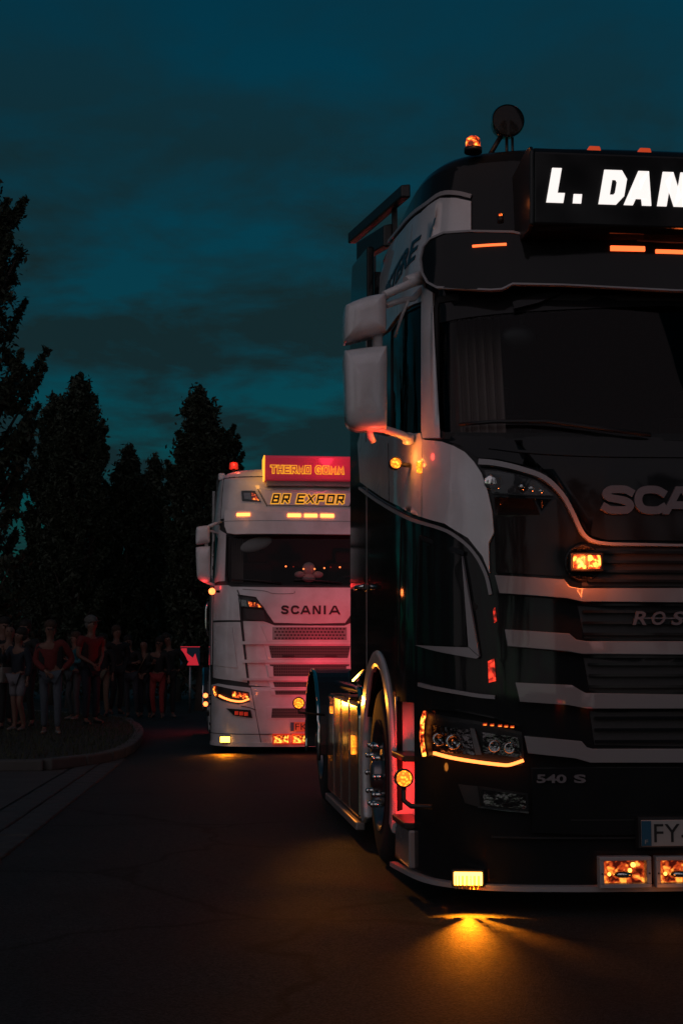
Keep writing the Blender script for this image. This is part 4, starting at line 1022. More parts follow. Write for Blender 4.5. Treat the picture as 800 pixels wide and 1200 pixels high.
mirrors(F, [(405, 359), (408, 355), (428, 347), (448, 343), (452, 345), (453, 360), (453, 385), (449, 388), (428, 393), (407, 398), (404, 394), (404, 376)],
        [(404, 413), (408, 409), (428, 406), (450, 404), (454, 407), (454, 440), (454, 494), (450, 501), (428, 503), (415, 501), (407, 490), (405, 450)],
        .42, M['mirror_white'], M['mirror_white'],
        [('mirror_arm', [(450, 346, .47), (468, 338, .50), (482, 332, .52), (494, 329, .56)], .022), ('mirror_bracket', [(452, 358, .50), (470, 352, .55), (484, 350, .60), (495, 338, .62)], .016),
         ('mirror_bracket', [(478, 352, .56), (470, 372, .6), (462, 396, .62)], .008), ('mirror_post', [(442, 385, .50), (442, 408, .50)], .026), ('mirror_base', [(476, 331, .53), (494, 324, .56)], .032)],
        [('mirror_arm', [(432, 500, .50), (434, 512, .52), (437, 517, .54)], .018), ('mirror_arm', [(432, 500, .48), (450, 503, .50), (466, 508, .50), (481, 514, .52)], .020), ('mirror_arm', [(478, 509, .52), (478, 519, .54)], .03)])
p = F.plane(440, 505, .50)
lamp('mirror_foot_light', 'POINT', (p[0], .44, p[2] - .07), .45, (1, .06, .04), r, .02)
# round amber lamp and marker below the mirror
def round_lamp(F, px_, py_, side_a, rad, parent, name='round_marker_lamp', face=(-.1, -1, 0)):
    p = F.side(px_, py_, side_a); e = MB().lathe([(rad, .03), (rad * 1.05, .0), (rad * 1.0, -.014), (rad * .86, -.016), (rad * .84, -.004)], (0, 0, 0), 'Y', 28).build(name, M['plastic'], parent); e.location = p
    MB().lathe([(rad * .85, -.006), (rad * .5, -.012), (.001, -.014)], (0, 0, 0), 'Y', 28).build('lens', M['amber_round'], e)
    return p
p = round_lamp(F, 463, 543, -1.32, .031, r)
MB().tube([(p[0], p[1] + .02, p[2]), (-1.24, p[1] + .06, p[2])], .012).build('lamp_arm', M['plastic'], r)
lamp('marker_light', 'POINT', (-1.292, p[1] + .0, p[2] + .03), .6, (1.0, .30, .04), r, .015)
q = F.P(490, 547, .03); panel([(q[0] - .022, q[1] - .028), (q[0] + .022, q[1] - .028), (q[0] + .022, q[1] + .028), (q[0] - .022, q[1] + .028)], 'side_marker_lamp', M['amber_round'], r, off=.03, th=.02)
lamp('marker_light', 'POINT', tuple(S(q[0] - .05, q[1] + .03, .10)), .16, (1.0, .22, .03), r, .01)
# round amber work lamp on an arm by the steps
p = round_lamp(F, 473, 912, -1.33, .042, r)
MB().tube([(p[0], p[1] + .01, p[2] - .03), (p[0], p[1] + .01, p[2] - .10), (p[0] + .03, p[1] - .01, p[2] - .125), (-1.21, p[1] - .06, p[2] - .125)], .012).build('lamp_arm', M['plastic'], r)
lamp('work_light', 'POINT', (p[0] + .02, p[1] + .09, p[2] + .03), .28, (1.0, .30, .04), r, .02)
p = round_lamp(F, 350, 824, -1.50, .045, r)
MB().tube([(p[0], p[1] + .01, p[2] - .03), (p[0], p[1] + .01, p[2] - .07), (-1.30, p[1] + .03, p[2] - .09)], .010).build('lamp_arm', M['plastic'], r)
lamp('work_light', 'SPOT', (p[0] + .02, p[1] - .06, p[2] + .02), 40, (1.0, .33, .03), r, .04, aim=(.30, -1, -.12), spot_size=R(60), spot_blend=1.0)
# polished side boxes between the axles
for sg in (-1, 1):
    MB().prism([(2.64, .16), (2.64, .80), (2.72, .87), (4.66, .90), (4.70, .86), (4.70, .16)], sg * .62, sg * 1.262, 'YZ').build('side_tank', M['tank'], r, bevel=.02)
    for k, d in enumerate((3.15, 3.7, 4.2)): MB().box((sg * 1.264, d, .53), (.006, .03, .70)).build('tank_strap', M['chrome'], r)
    MB().box((sg * 1.25, 3.66, .115), (.06, 2.1, .05)).build('side_rail', M['brushed'], r, bevel=.008)
    MB().tube([(sg * 1.22, 2.68, .90), (sg * 1.2, 3.0, .95), (sg * 1.2, 4.6, .97)], .03).build('deck_rail', M['chrome'], r)
    for d in (2.75, 3.35, 3.95): MB().cyl((sg * .7, d, .99), (sg * 1.18, d, .99), .09, n=20).build('air_tank', M['black'], r, bevel=.01)
    o = MB().box((sg * 1.27, 2.90, .60), (.012, .07, .12)).build('side_marker_lamp', M['amber_round'], r, bevel=.004)
    o = MB().box((sg * 1.27, 4.35, .78), (.012, .10, .05)).build('side_marker_lamp', M['amber_round'], r, bevel=.004)
MB().box((0, 3.5, .94), (1.3, 2.2, .03)).build('deck_plate', M['plastic'], r)
# front corner lamps and the four spot lamps on the lip
def corner_lamp(F, px_, py_, w, h, hot, energy, ribs, z_drop=0):
    r = F.root
    for sgn in (1, -1):
        s_, z_ = F.P(px_, py_, .05); e = MB().box((0, .012, 0), (w + .02, .05, h + .02)).build('corner_lamp', M['plastic'], r, bevel=.006)
        c = S(s_ * sgn, z_, .05); e.location = c; e.rotation_euler = (0, 0, -.16 * sgn if ribs else -.1 * sgn)
        MB().box((0, -.018, 0), (w, .012, h)).build('lens', hot, e, bevel=.004)
        if ribs:
            for k in range(11):
                x = (k - 5) * .0105 + .0035 * ((k * 7) % 5 - 2) / 2
                MB().box((x, -.054, -.012), (.0032, .014, h * 1.0)).build('lens_rib', M['lens_rib'], e)
        lamp('corner_light', 'SPOT', (c[0], c[1] - (.05 if not ribs else .034), c[2]), energy, (1.0, .23, .006), r, .0045 if ribs else .02, aim=(-.05 * sgn, -1, -1.5), spot_size=R(116), spot_blend=1.0)
        if 0: lamp('corner_halo', 'POINT', (c[0], c[1] - .09, c[2] + .01), energy * .03, (1.0, .33, .02), r, .05)
M['lens_rib'] = mat('amber_rib', (.9, .35, .05), .3)
corner_lamp(F, 548, 1029, .128, .058, M['amber_hot'], 120, True)
for k in range(4):
    x = (-.485 + .255 * k + .115); zc2 = F.plane(720, 1022, -.02)[2]
    y = S(min(x, .99), zc2)[1] - .045
    fr = MB(); W_, H_ = .236, .137
    for (cx, cz, sx, sz_) in ((0, H_ / 2 - .009, W_, .018), (0, -H_ / 2 + .009, W_, .018), (-W_ / 2 + .010, 0, .020, H_ - .036), (W_ / 2 - .010, 0, .020, H_ - .036)): fr.box((cx, 0, cz), (sx, .05, sz_))
    o = fr.build('spot_lamp', M['stripe'], r, bevel=.003); o.location = (x, y, zc2)
    MB().box((0, .03, 0), (W_ - .03, .02, H_ - .03)).build('reflector', M['amber_glow'], o)
    MB().ball((.045, .012, .028), .011).ball((.03, .012, .004), .009).ball((-.065, .012, -.012), .008).build('bulb', M['amber_hot'], o)
    bl_ = MB().ball((-.005, .0, -.012), .045, .02, .016); bl_.build('shade', M['chrome'], o)
    for sx in (-1, 1): MB().cyl((sx * (W_ / 2 - .010), -.028, -.005), (sx * (W_ / 2 - .010), -.02, -.005), .004, n=8).build('screw', M['plastic'], o)
    MB().box((0, -.012, 0), (W_ - .04, .004, H_ - .036)).build('lens', M['lens'], o)
lamp('spot_glow', 'POINT', (-.2, -.12, .12), .12, (1.0, .25, .03), r, .03)
# number plate
def plate(F, px0, py0, body, x1s, m, depth=-.035, w=.52, h=.115):
    r = F.root; p = F.plane(px0, py0, depth); o = MB().box((w / 2, 0, h / 2), (w, .008, h)).build('number_plate', m, r, bevel=.003); o.location = p
    MB().box((.022, -.006, h / 2), (.044, .004, h - .006)).build('plate_band', M['plate_blue'], o)
    me, v = text_mesh(body, .0, 0, .5, 1.05); lo, hi = v.min(0), v.max(0)
    hh = h * .70; x = .058 + (v[:, 0] - lo[0]) / (hi[0] - lo[0]) * x1s; z = h * .15 + (v[:, 1] - lo[1]) / (hi[1] - lo[1]) * hh
    me.vertices.foreach_set('co', np.stack([x, -.004 - np.where(v[:, 2] > 0, .003, 0), z], -1).ravel()); me.materials.clear(); link('plate_text', me, M['ink'], o)
    return o
pl = plate(F, 751, 992, 'FY-5', .21, M['plate'], depth=-.055)
text_on('F', .014, .028, .012, .030, lambda x, z, h: np.stack([x, -.0085 - h, z], -1), 'plate_mark', M['plate'], pl, .002)
MB().box((.26, .03, .06), (.54, .05, .135)).build('plate_holder', M['plastic'], pl)
ribbon([(x, F.P(700, 981)[1]) for x in np.linspace(-.95, .95, 30)], .008, 'bumper_crease', M['plastic'], r, off=.024, th=.012)
# decal on the roof side
a0 = F.P(446, 342, .015); a1 = F.P(491, 300, .015)
zt1 = F.P(491, 272, .015)[1]
def sidetxt(x, z, h):
    return S(x, z, .014 + h)
text_on('NISTERE', a0[0], a1[0], F.P(488, 302, .015)[1], zt1 - .02, sidetxt, 'decal', M['decal'], r, .003, bold=.02, shear=.3)
# red tail lamps
for sg in (-1, 1):
    o = MB().box((sg * .95, 6.37, .66), (.30, .04, .12)).build('tail_lamp', M['red_lamp'], r, bevel=.01)
    o = MB().box((sg * .55, 6.37, .60), (.10, .04, .10)).build('tail_lamp', M['red_lamp'], r, bevel=.01)
MB().box((0, 6.36, .40), (2.4, .04, .34)).build('red_spill_shield', M['plastic'], r)  # unseen panel, added to stop red tail light spilling under the truck
for sx in (-.5, .5): MB().box((sx, 6.36, 1.06), (.2, .08, .12)).box((sx, 6.36, .9), (.03, .03, .24)).build('rear_work_lamp', M['plastic'], r, bevel=.01)
lamp('tail_light', 'SPOT', (-.1, 6.5, 1.05), 620, (1.0, .035, .075), r, .12, aim=(.03, 1, .02), spot_size=R(40), spot_blend=1.0)
lamp('tail_light', 'POINT', (-1.1, 6.5, .9), 1.5, (1.0, .02, .03), r, .10)

# ================================================================== FAR TRUCK (crop coordinates of the picture, turned into points of its skin)
F = FF; r = far_root
ws_f = centred(F, [(370, 627), (300, 626), (275, 626), (266, 628), (265, 635), (265, 675), (267, 684), (280, 686), (370, 687)])
win_f = sz(F, [(256.6, 636), (262, 634), (262, 684), (256, 684)])
M['seam'] = mat('dark_seam', (0.03, 0.028, 0.028), .5, noise=(10, .3, (.05, .05, .05)))
win_f = [(-2.10, 2.33), (-1.42, 2.22), (-1.32, 2.78), (-1.5, 2.9), (-2.05, 2.95)]
cab(F, M['seam'], ws_f, win_f, M['white'], ztop=3.60)
running_gear(F, False)
panel(ws_f, 'windscreen', M['glass'], r, off=-.006, th=.006, step=.14)
panel(win_f, 'door_window', M['glass'], r, off=-.008, th=.006, step=.2, mirror=True)
ribbon(ws_f + [ws_f[0]], .03, 'windscreen_seal', M['rubber'], r, off=.008, th=.012)
Wt = M['white']
# cab sides
panel([(-sd(2.22), 1.12), (-sd(.66), 1.12), (-sd(.62), 2.16), (-1.30, 2.2), (-1.30, 3.05), (-1.36, 3.58), (-sd(2.22), 3.58)], 'side_panel', Wt, r, off=.012, th=.02, holes=[win_f], mirror=True)
panel(sz(F, [(257, 628), (263.5, 628), (263.5, 680), (265, 687), (256, 686)]) if False else [(-1.29, 2.2), (-1.125, 2.2), (-1.125, 2.83), (-1.29, 2.9)], 'windscreen_pillar', Wt, r, off=.014, th=.022, mirror=True)
# corner panel: upper bulge, inset plate, lower
cpn = [F.P(256, 686), F.P(268, 686), F.P(276, 690), F.P(280, 700), F.P(282, 727), F.P(253.5, 727)]
cpn[0] = (-1.40, cpn[0][1]); cpn[-1] = (-1.42, cpn[-1][1])
panel(cpn, 'corner_panel', Wt, r, off=.018, th=.026, bevel=.004, mirror=True)
c2 = [(-1.42, F.P(260, 729)[1]), F.P(282, 729), F.P(290, 800), F.P(270, 797), (-1.42, F.P(260, 794)[1])]
panel(c2, 'corner_panel', Wt, r, off=.014, th=.024, bevel=.004, mirror=True)
c3 = [F.P(256, 731.5), F.P(273, 735), F.P(279, 783), F.P(256, 779)]
c3[0] = (-1.36, c3[0][1]); c3[3] = (-1.36, c3[3][1])
panel(c3, 'corner_insert', Wt, r, off=.026, th=.012, bevel=.004, mirror=True)
ribbon(smooth_path(sz(F, [(279, 692), (283, 704), (284, 728), (292, 801)]), 4), .010, 'corner_seam', M['seam'], r, off=.034, th=.03, mirror=True)
# bonnet
panel(centred(F, [(370, 689), (300, 688.5), (272, 688), (279, 697), (300, 700), (309, 707), (316, 721), (321, 730), (370, 731)]), 'bonnet', Wt, r, off=.022, th=.03, bevel=.004)
ribbon(smooth_path(sz(F, [(282, 701), (296, 703), (306, 709), (312, 718), (317, 728), (324, 732)]), 4) + [(0, F.P(370, 732)[1])], .014, 'bonnet_seam', M['seam'], r, off=.03, th=.02, mirror=True)
ribbon(smooth_path(sz(F, [(285, 691), (310, 693), (320, 696), (343, 696), (345, 693)]), 3), .008, 'bonnet_crease', M['grey_paint'], r, off=.03, th=.01)
p = F.P(329.5, 720); p2 = F.P(398, 710)
for k, ch in enumerate('SCANIA'):
    xs_ = [(0, .125), (.165, .30), (.33, .49), (.53, .67), (.715, .76), (.815, .995)][k]; L_ = p2[0] - p[0]
    glyph(GL[ch], p[0] + xs_[0] * L_, p[0] + xs_[1] * L_, p[1], p2[1], .026, lambda x, z, h: S(x, z, .020 + h), 'badge', M['ink'], r, .014, kmax=1.06)
# face under the bonnet
zb_ = F.P(370, 733)[1]
face = [(0, zb_), F.P(322, 733), F.P(285, 730), F.P(293, 801), (F.P(293, 801)[0], .95), (0, .95)]
face = [(0, zb_), F.P(322, 733), F.P(309, 728), F.P(284.8, 728), F.P(292, 803), (0, F.P(370, 808)[1])]
face += [(-s, z) for s, z in face[-2:0:-1]]
panel(face, 'face_panel', Wt, r, off=.006, th=.02)
rows = [(311, 735, 750, 318, Wt), (314, 757, 771, 318, None), (315, 778.5, 792.5, 321, None), (319, 799, 805, 322, None), (321, 809, 814, 323, None), (318, 830, 841, 318, None)]
for k, (x0, y0, y1, x1, mm) in enumerate(rows):
    a = F.P(x0 + 1, y0); b = F.P(x1, y1); 
    q = [(a[0], a[1]), (-a[0], a[1]), (-b[0], b[1]), (b[0], b[1])]
    fr = panel([(a[0] - .07, a[1] + .02), (-a[0] + .07, a[1] + .02), (-b[0] + .05, b[1] - .015), (b[0] - .05, b[1] - .015)], 'grille_surround', Wt, r, off=.022, th=.02, bevel=.004)
    if k == 0:
        g_ = panel([(a[0] + .08, a[1]), (-a[0] - .08, a[1]), (-a[0] - .08, b[1]), (a[0] + .08, b[1])], 'grille_mesh', M['grey_paint'], fr, off=.028, th=.01)
        n = MB()
        for rr_ in range(4):
            z = b[1] + (a[1] - b[1]) * (rr_ + .5) / 4
            for c_ in range(22):
                x = a[0] + .12 + c_ * .045 + (rr_ % 2) * .02
                if x < -a[0] - .1: n.box(S(x, z, .03), (.030, .008, .022))
        nn = n.build('mesh_studs', M['seam'], fr); nn.name = 'mesh_stud'; nn['kind'] = 'stuff'
    else: g_ = panel(q, 'grille_mesh', M['hexmesh'], fr, off=.026, th=.01)
for y, w_ in ((753.5, .040), (775, .040), (796, .030)):
    a = F.P(312, y); ribbon([(x, a[1]) for x in np.linspace(a[0] - .30, -a[0] + .30, 30)], w_, 'grille_bar', Wt, r, off=.05, th=.04)
for sx in (-.27, .27):
    z = F.P(336, 769)[1]; MB().box(tuple(S(sx, z, .04)), (.15, .02, .028)).build('grille_slot', M['seam'], r, bevel=.008)
for (x0, y0, x1, y1) in ((313, 780, 320, 793),):
    q = [F.P(x0, y0), F.P(x1, y0 + 1), F.P(x1 + .5, y1 + 1), F.P(x0 + 2, y1)]
    panel(q, 'corner_gusset', Wt, r, off=.05, th=.03, mirror=True)
# bumper
bz1 = F.P(300, 805)[1]; bz0 = .10
panel([(0, bz1 + .0), (-.745, bz1), (-.605, .13), (0, .13)] + [(.605, .13), (.745, bz1)], 'bumper_centre', Wt, r, off=.012, th=.02)
bc = [(-1.50, .86), F.P(257, 801), (F.P(294, 806)[0], F.P(294, 806)[1]), (-.615, .13), (-1.50, .13)]
panel(bc, 'bumper_corner', Wt, r, off=.02, th=.03, bevel=.004, mirror=True)
ribbon([(s, .245) for s in np.linspace(-1.5, 1.5, 60)], .008, 'bumper_seam', M['seam'], r, off=.024, th=.01)
ribbon([(s, .115) for s in np.linspace(-1.5, 1.5, 60)], .05, 'bumper_lip', Wt, r, off=.03, th=.04)
ribbon(smooth_path(sz(F, [(283, 827), (292, 829), (300, 832)]), 3), .008, 'bumper_seam', M['seam'], r, off=.03, th=.02, mirror=True)
# step area sides
for sg in (-1, 1):
    MB().box((sg * 1.21, .95, .60), (.02, .04, 1.0)).build('step_side', Wt, r)
    for z in (.35, .68): MB().box((sg * 1.21, .745, z), (.10, .40, .03)).build('step_tread', M['plastic'], r)
    b = MB(); b.prism([(2.26, .7), (3.1, .7), (3.2, .85), (3.2, 3.4), (3.05, 3.62), (2.26, 3.62)], sg * 1.19, sg * 1.235, 'YZ'); b.build('side_fairing', M['grey_paint'], r, bevel=.012)
    MB().box((sg * 1.23, 3.6, .55), (.05, 2.2, .62)).build('side_skirt', Wt, r, bevel=.01)
    MB().tube([(sg * 1.30, .66, 1.5), (sg * 1.32, .66, 1.6), (sg * 1.32, .66, 1.85), (sg * 1.30, .66, 1.95)], .014).build('grab_rail', M['chrome'], r)
# upper and main lamps
for sgn in (1, -1):
    mm = lambda pts: [(s * sgn, z) for s, z in pts] if sgn == 1 else [(s * sgn, z) for s, z in pts][::-1]
    h = panel(mm(sz(F, [(280, 702), (294, 703), (304, 707), (309, 713), (296, 712), (283, 711)])), 'upper_headlamp', M['plastic'], r, off=.026, th=.03)
    panel(mm(sz(F, [(291, 705), (302, 707), (307, 712), (293, 711)])), 'bulb', M['amber_glow'], h, off=.032, th=.008)
    panel(mm(sz(F, [(281, 703), (289, 704), (290, 711), (284, 710)])), 'reflector', M['reflector'], h, off=.032, th=.008)
    panel(mm(sz(F, [(280, 702), (294, 703), (304, 707), (309, 713), (296, 712), (283, 711)])), 'lens', M['lens'], h, off=.042, th=.004)
    panel(mm(sz(F, [(287, 714), (309, 715.5), (312, 728), (289, 726)])), 'air_inlet', M['mesh_dark'], r, off=.026, th=.02)
    h = panel(mm(sz(F, [(253.5, 803), (262, 805), (292, 811), (293, 822), (280, 825), (262, 821), (254, 816)])), 'headlamp', M['plastic'], r, off=.030, th=.03)
    panel(mm(sz(F, [(273, 810), (291, 813), (291, 819), (274, 817)])), 'bulb', M['amber_glow'], h, off=.036, th=.008)
    ribbon(mm(smooth_path(sz(F, [(257, 815), (263, 818), (272, 821), (283, 822), (292, 819)], .04), 4)), .024, 'running_light', M['drl'], h, off=.05, th=.014)
    ribbon(mm(smooth_path(sz(F, [(255, 804), (254, 809), (256, 815)]), 3)), .022, 'side_marker', M['amber_flash'], h, off=.045, th=.014)
    fo = panel(mm(sz(F, [(267, 830), (294, 832), (296, 841), (275, 838)])), 'fog_lamp', M['plastic'], r, off=.028, th=.02)
    for x in (277.5, 283, 288.5): s_, z_ = F.P(x, 835.5 + (x - 277) * .1, .03); o = MB().box((0, 0, 0), (.046, .01, .046)).build('red_cell', M['red_lens'], fo); o.location = S(s_ * sgn, z_, .036)
    panel(mm(sz(F, [(267, 830), (294, 832), (296, 841), (275, 838)])), 'lens', M['lens'], fo, off=.046, th=.004)
# fog level corner lamps, spot lamps, plate
corner_lamp(F, 264, 866.5, .125, .072, M['amber_hot'], 50, False)
for k in range(4):
    x = F.plane(329.5 + 22.3 * k, 866, -.02)
    fr = MB(); W_, H_ = .222, .135
    for (cx, cz, sx, sz_) in ((0, H_ / 2 - .009, W_, .018), (0, -H_ / 2 + .009, W_, .018), (-W_ / 2 + .010, 0, .020, H_ - .036), (W_ / 2 - .010, 0, .020, H_ - .036)): fr.box((cx, 0, cz), (sx, .05, sz_))
    o = fr.build('spot_lamp', M['red_lens'], r, bevel=.003); o.location = (x[0], -.02, .185)
    MB().box((0, .02, 0), (W_ - .03, .02, H_ - .03)).build('reflector', M['amber_flash'], o)
    MB().box((0, -.018, 0), (W_ - .04, .004, H_ - .036)).build('lens', M['lens'], o)
lamp('spot_glow', 'POINT', (-.2, -.15, .2), .5, (1.0, .16, .03), r, .05)
M['plate_orange_lit'] = mat('plate_orange_lit', (0.8, 0.28, 0.10), .4, noise=(20, .2, (.6, .2, .08)))  # pale plate with the orange lamplight on it put into its colour
pl = plate(F, 340.5, 857, 'FK-2', .27, M['plate_orange_lit'], depth=-.03)
# markers on the flanks
def bulb_lamp(F, px_, py_, a, rad, m, e_, col, off=0):
    p = F.side(px_, py_, a); o = MB().ball((0, 0, 0), rad).build('round_marker_lamp', m, F.root); o.location = p
    MB().cyl((0, .01, 0), (.06 if a < 0 else -.06, .03, 0), .01).build('lamp_arm', M['plastic'], o)
    lamp('marker_light', 'POINT', (p[0] - .06, p[1] - .05, p[2]), e_, col, F.root, .03)
M['orange_hot'] = emit('orange_bulb', (1.0, .16, .04), 4.5)
bulb_lamp(F, 248.5, 693, -1.33, .027, M['orange_hot'], .5, (1, .2, .04))
bulb_lamp(F, 241, 815, -1.34, .026, M['orange_hot'], .6, (1, .2, .04))
bulb_lamp(F, 241, 825, -1.34, .026, M['orange_hot'], .6, (1, .2, .04))
lamp('mirror_foot_light', 'POINT', (-1.36, .40, 2.16), .45, (1, .04, .04), r, .03)
mirrors(F, [(230, 619), (232, 617), (238, 616), (244, 615.5), (246, 617), (246, 626), (246, 634), (245, 636), (238, 637), (231, 638), (229.5, 636), (229.5, 627)],
        [(229.5, 643), (231, 641), (238, 640), (245, 640), (246.5, 642), (246.5, 660), (246.5, 678), (245, 682), (238, 682), (233, 679), (231, 675), (230, 660)],
        .42, M['mirror_white'], M['mirror_white'],
        [('mirror_arm', [(245, 617, .46), (252, 614, .52), (259, 612, .56)], .024), ('mirror_bracket', [(246, 622, .5), (254, 624, .6), (258, 630, .62)], .014), ('mirror_post', [(242, 634, .5), (242, 643, .5)], .026)],
        [('mirror_arm', [(236, 679, .48), (244, 683, .50), (252, 686, .52)], .022)])
# roof front, visor
rf = centred(F, [(370, 573), (303, 572), (262, 566), (258, 568), (258, 600), (300, 600), (370, 600)])
panel([(0, 3.58), (-1.30, 3.58), (-1.26, 3.04), (0, 3.04), (1.26, 3.04), (1.30, 3.58)], 'roof_front', Wt, r, off=.012, th=.02)
band = centred(F, [(370, 575), (304, 574), (314, 592), (370, 592.5)], .02); panel(band, 'name_band', Wt, r, off=.035, th=.022, bevel=.004)
ribbon(sz(F, [(302, 573), (313, 593)], .02), .01, 'band_seam', M['seam'], r, off=.03, th=.014, mirror=True)
for sgn in (1, -1):
    mm = lambda pts: [(s * sgn, z) for s, z in pts] if sgn == 1 else [(s * sgn, z) for s, z in pts][::-1]
    h = panel(mm(sz(F, [(283.5, 575.5), (299, 575.5), (306, 588.5), (284.5, 587.5)])), 'roof_headlamp', M['plastic'], r, off=.018, th=.02)
    panel(mm(sz(F, [(286, 578), (294, 578), (295, 586), (287, 585)])), 'reflector', M['reflector'], h, off=.026, th=.01)
    panel(mm(sz(F, [(295, 578), (299, 579), (304, 587), (296, 586)])), 'bulb', M['amber_glow'], h, off=.026, th=.01)
    panel(mm(sz(F, [(283.5, 575.5), (299, 575.5), (306, 588.5), (284.5, 587.5)])), 'lens', M['lens'], h, off=.034, th=.004)
vf = centred(F, [(370, 600), (300, 599), (270, 597), (263.5, 598), (262.5, 604), (263, 617), (266, 624.5), (275, 626), (300, 625.5), (370, 626)], .09)
panel(vf, 'sun_visor', Wt, r, off=.09, th=.03, step=.1, bevel=.006)
ribbon([(s, F.P(300, 610, .09)[1]) for s in np.linspace(-1.15, 1.15, 50)], .006, 'visor_crease', M['grey_paint'], r, off=.095, th=.01)
for (x0, x1, y) in ((277.5, 293, 603.2), (337, 352.5, 604), (356.5, 371.5, 604.3), (375.5, 391, 604.5)):
    a = F.P(x0, y + 1.8, .09); b = F.P(x1, y - 1.8, .09); panel([(a[0], a[1]), (b[0], a[1]), (b[0], b[1]), (a[0], b[1])], 'visor_marker_lamp', M['far_led'], r, off=.105, th=.014)
a = F.P(277.5, 605, .09); b = F.P(293, 601.4, .09); panel([(-b[0], a[1]), (-a[0], a[1]), (-a[0], b[1]), (-b[0], b[1])], 'visor_marker_lamp', M['far_led'], r, off=.105, th=.014)
lamp('visor_light', 'POINT', (-.9, .10, 3.05), .10, (1, .3, .1), r, .05)
# red light box with outlined lettering
bl = F.plane(310, 562.5, .20); tl = F.plane(310, 533.5, .16); bx = -bl[0]; z0, z1 = bl[2], tl[2]
prof = [(.22, z0), (.17, z0 + .01), (.14, z1 - .02), (.16, z1), (.60, z1), (.62, z0)]
box = MB().prism(prof, -bx, bx, 'YZ').build('name_board', M['sign_red'], r, bevel=.01)
for sg in (-1, 1): MB().prism([(p_[0] - .006 if p_[0] < .3 else p_[0], p_[1]) for p_ in prof], sg * bx, sg * (bx + .014), 'YZ').build('end_cap', M['neon_edge'] if sg < 0 else M['sign_red'], box)
MB().box((0, .45, z0 - .03), (bx * 1.9, .4, .07)).build('board_base', M['grey_paint'], box)
def bfn(x, z, h): return np.stack([x, .17 - (z - z0) / (z1 - z0) * .03 - .002 - h, z], -1)
def vfn(x, z, h): return S(x, z, .036 + h)
A0 = F.plane(317, 554.5, .16); A1 = F.plane(358, 546, .16); G0 = F.plane(369.5, 554.5, .16); G1 = F.plane(405, 546, .16)
for bd, xa, xb in (('THERMO', A0[0], A1[0] + .06), ('GOMM', G0[0], G1[0])):
    xb = {'THERMO': F.plane(365.5, 550, .16)[0], 'GOMM': F.plane(404.5, 550, .16)[0]}[bd]
    w1 = (xb - xa) / len(bd)
    for k, ch in enumerate(bd):
        glyph(GL[ch], xa + w1 * k, xa + w1 * (k + .80), A0[2], A1[2], .036, bfn, 'sign_outline', M['neon'], box, .006, ins=.02, kmax=1.3)
        glyph(GL[ch], xa + w1 * k, xa + w1 * (k + .80), A0[2], A1[2], .014, bfn, 'sign_letter', M['sign_red'], box, .011, ins=.02, kmax=1.3)
B0 = F.P(317.5, 590, .03); B1 = F.P(341, 579, .03); E0 = F.P(346.5, 590, .03); E1 = F.P(404, 579, .03)
for bd, a_, b_ in (('BR', B0[0], B1[0]), ('EXPOR', E0[0], E1[0])):
    w1 = (b_ - a_) / len(bd)
    for k, ch in enumerate(bd):
        glyph(GL[ch], a_ + w1 * k, a_ + w1 * (k + .80), B0[1], B1[1], .046, vfn, 'sign_outline', M['neon'], r, .006, shear=.22, ins=.03, kmax=1.4)
        glyph(GL[ch], a_ + w1 * k, a_ + w1 * (k + .80), B0[1], B1[1], .024, vfn, 'sign_letter', M['ink'], r, .012, shear=.22, ins=.03, kmax=1.4)
lamp('board_light', 'POINT', (.25, -.15, z1 - .05), 4.0, (1, .05, .12), r, .10)
lamp('board_light', 'POINT', (-.75, .10, z0 + .03), .9, (1, .40, .05), r, .04)
p = F.plane(274, 547, .7); 
bc_ = MB().cyl((0, 0, -.10), (0, 0, 0), .02).build('beacon', M['plastic'], r); bc_.location = (p[0], .7, p[2] - .03)
MB().lathe([(.06, 0), (.058, .06), (.05, .085), (.001, .09)], (0, 0, 0), 'Z', 24).build('beacon_dome', M['red_lens'], bc_)
MB().ball((0, 0, .04), .022).build('beacon_bulb', M['orange_hot'], bc_)
lamp('beacon_light', 'POINT', (p[0], .6, p[2] + .05), .9, (1, .10, .05), r, .03)
# roof edge fairing
for sg in (-1, 1):
    MB().prism([(.9, 3.70), (2.9, 3.86), (2.9, 3.62), (.9, 3.60)], sg * 1.08, sg * 1.17, 'YZ').build('roof_rail', Wt, r, bevel=.02)
# things behind the windscreen
curtains(F, .84, 1.0, 2.2, 2.8)
o = MB().ball((0, 0, 0), .22, .05, .09).build('sun_shade', M['white_plush'], r); o.location = S(*F.P(299, 635), -.10); o.rotation_euler = (0, R(-18), 0)
pz = F.P(363, 676)[1]
pl_ = MB().ball((0, 0, .10), .085, .07, .085).ball((-.12, -.02, .02), .07, .06, .045).ball((.12, -.02, .02), .07, .06, .045).ball((0, 0, -.02), .09, .07, .06); o = pl_.build('plush_toy', M['white_plush'], r); o.location = (F.P(363, 676)[0], .30, pz + .02)
for x, y in ((335, 662), (344, 662.5), (356, 665), (369, 665), (380.5, 664), (388, 663), (399, 663)):
    s_, z_ = F.P(x, y); q = np.array(S(s_, z_, -.06)); o = MB().ball((0, 0, 0), .011 if x not in (344, 388) else .008).build('dash_light', M['orange_hot'] if x not in (344, 388) else M['red_lens'], r); o.location = q
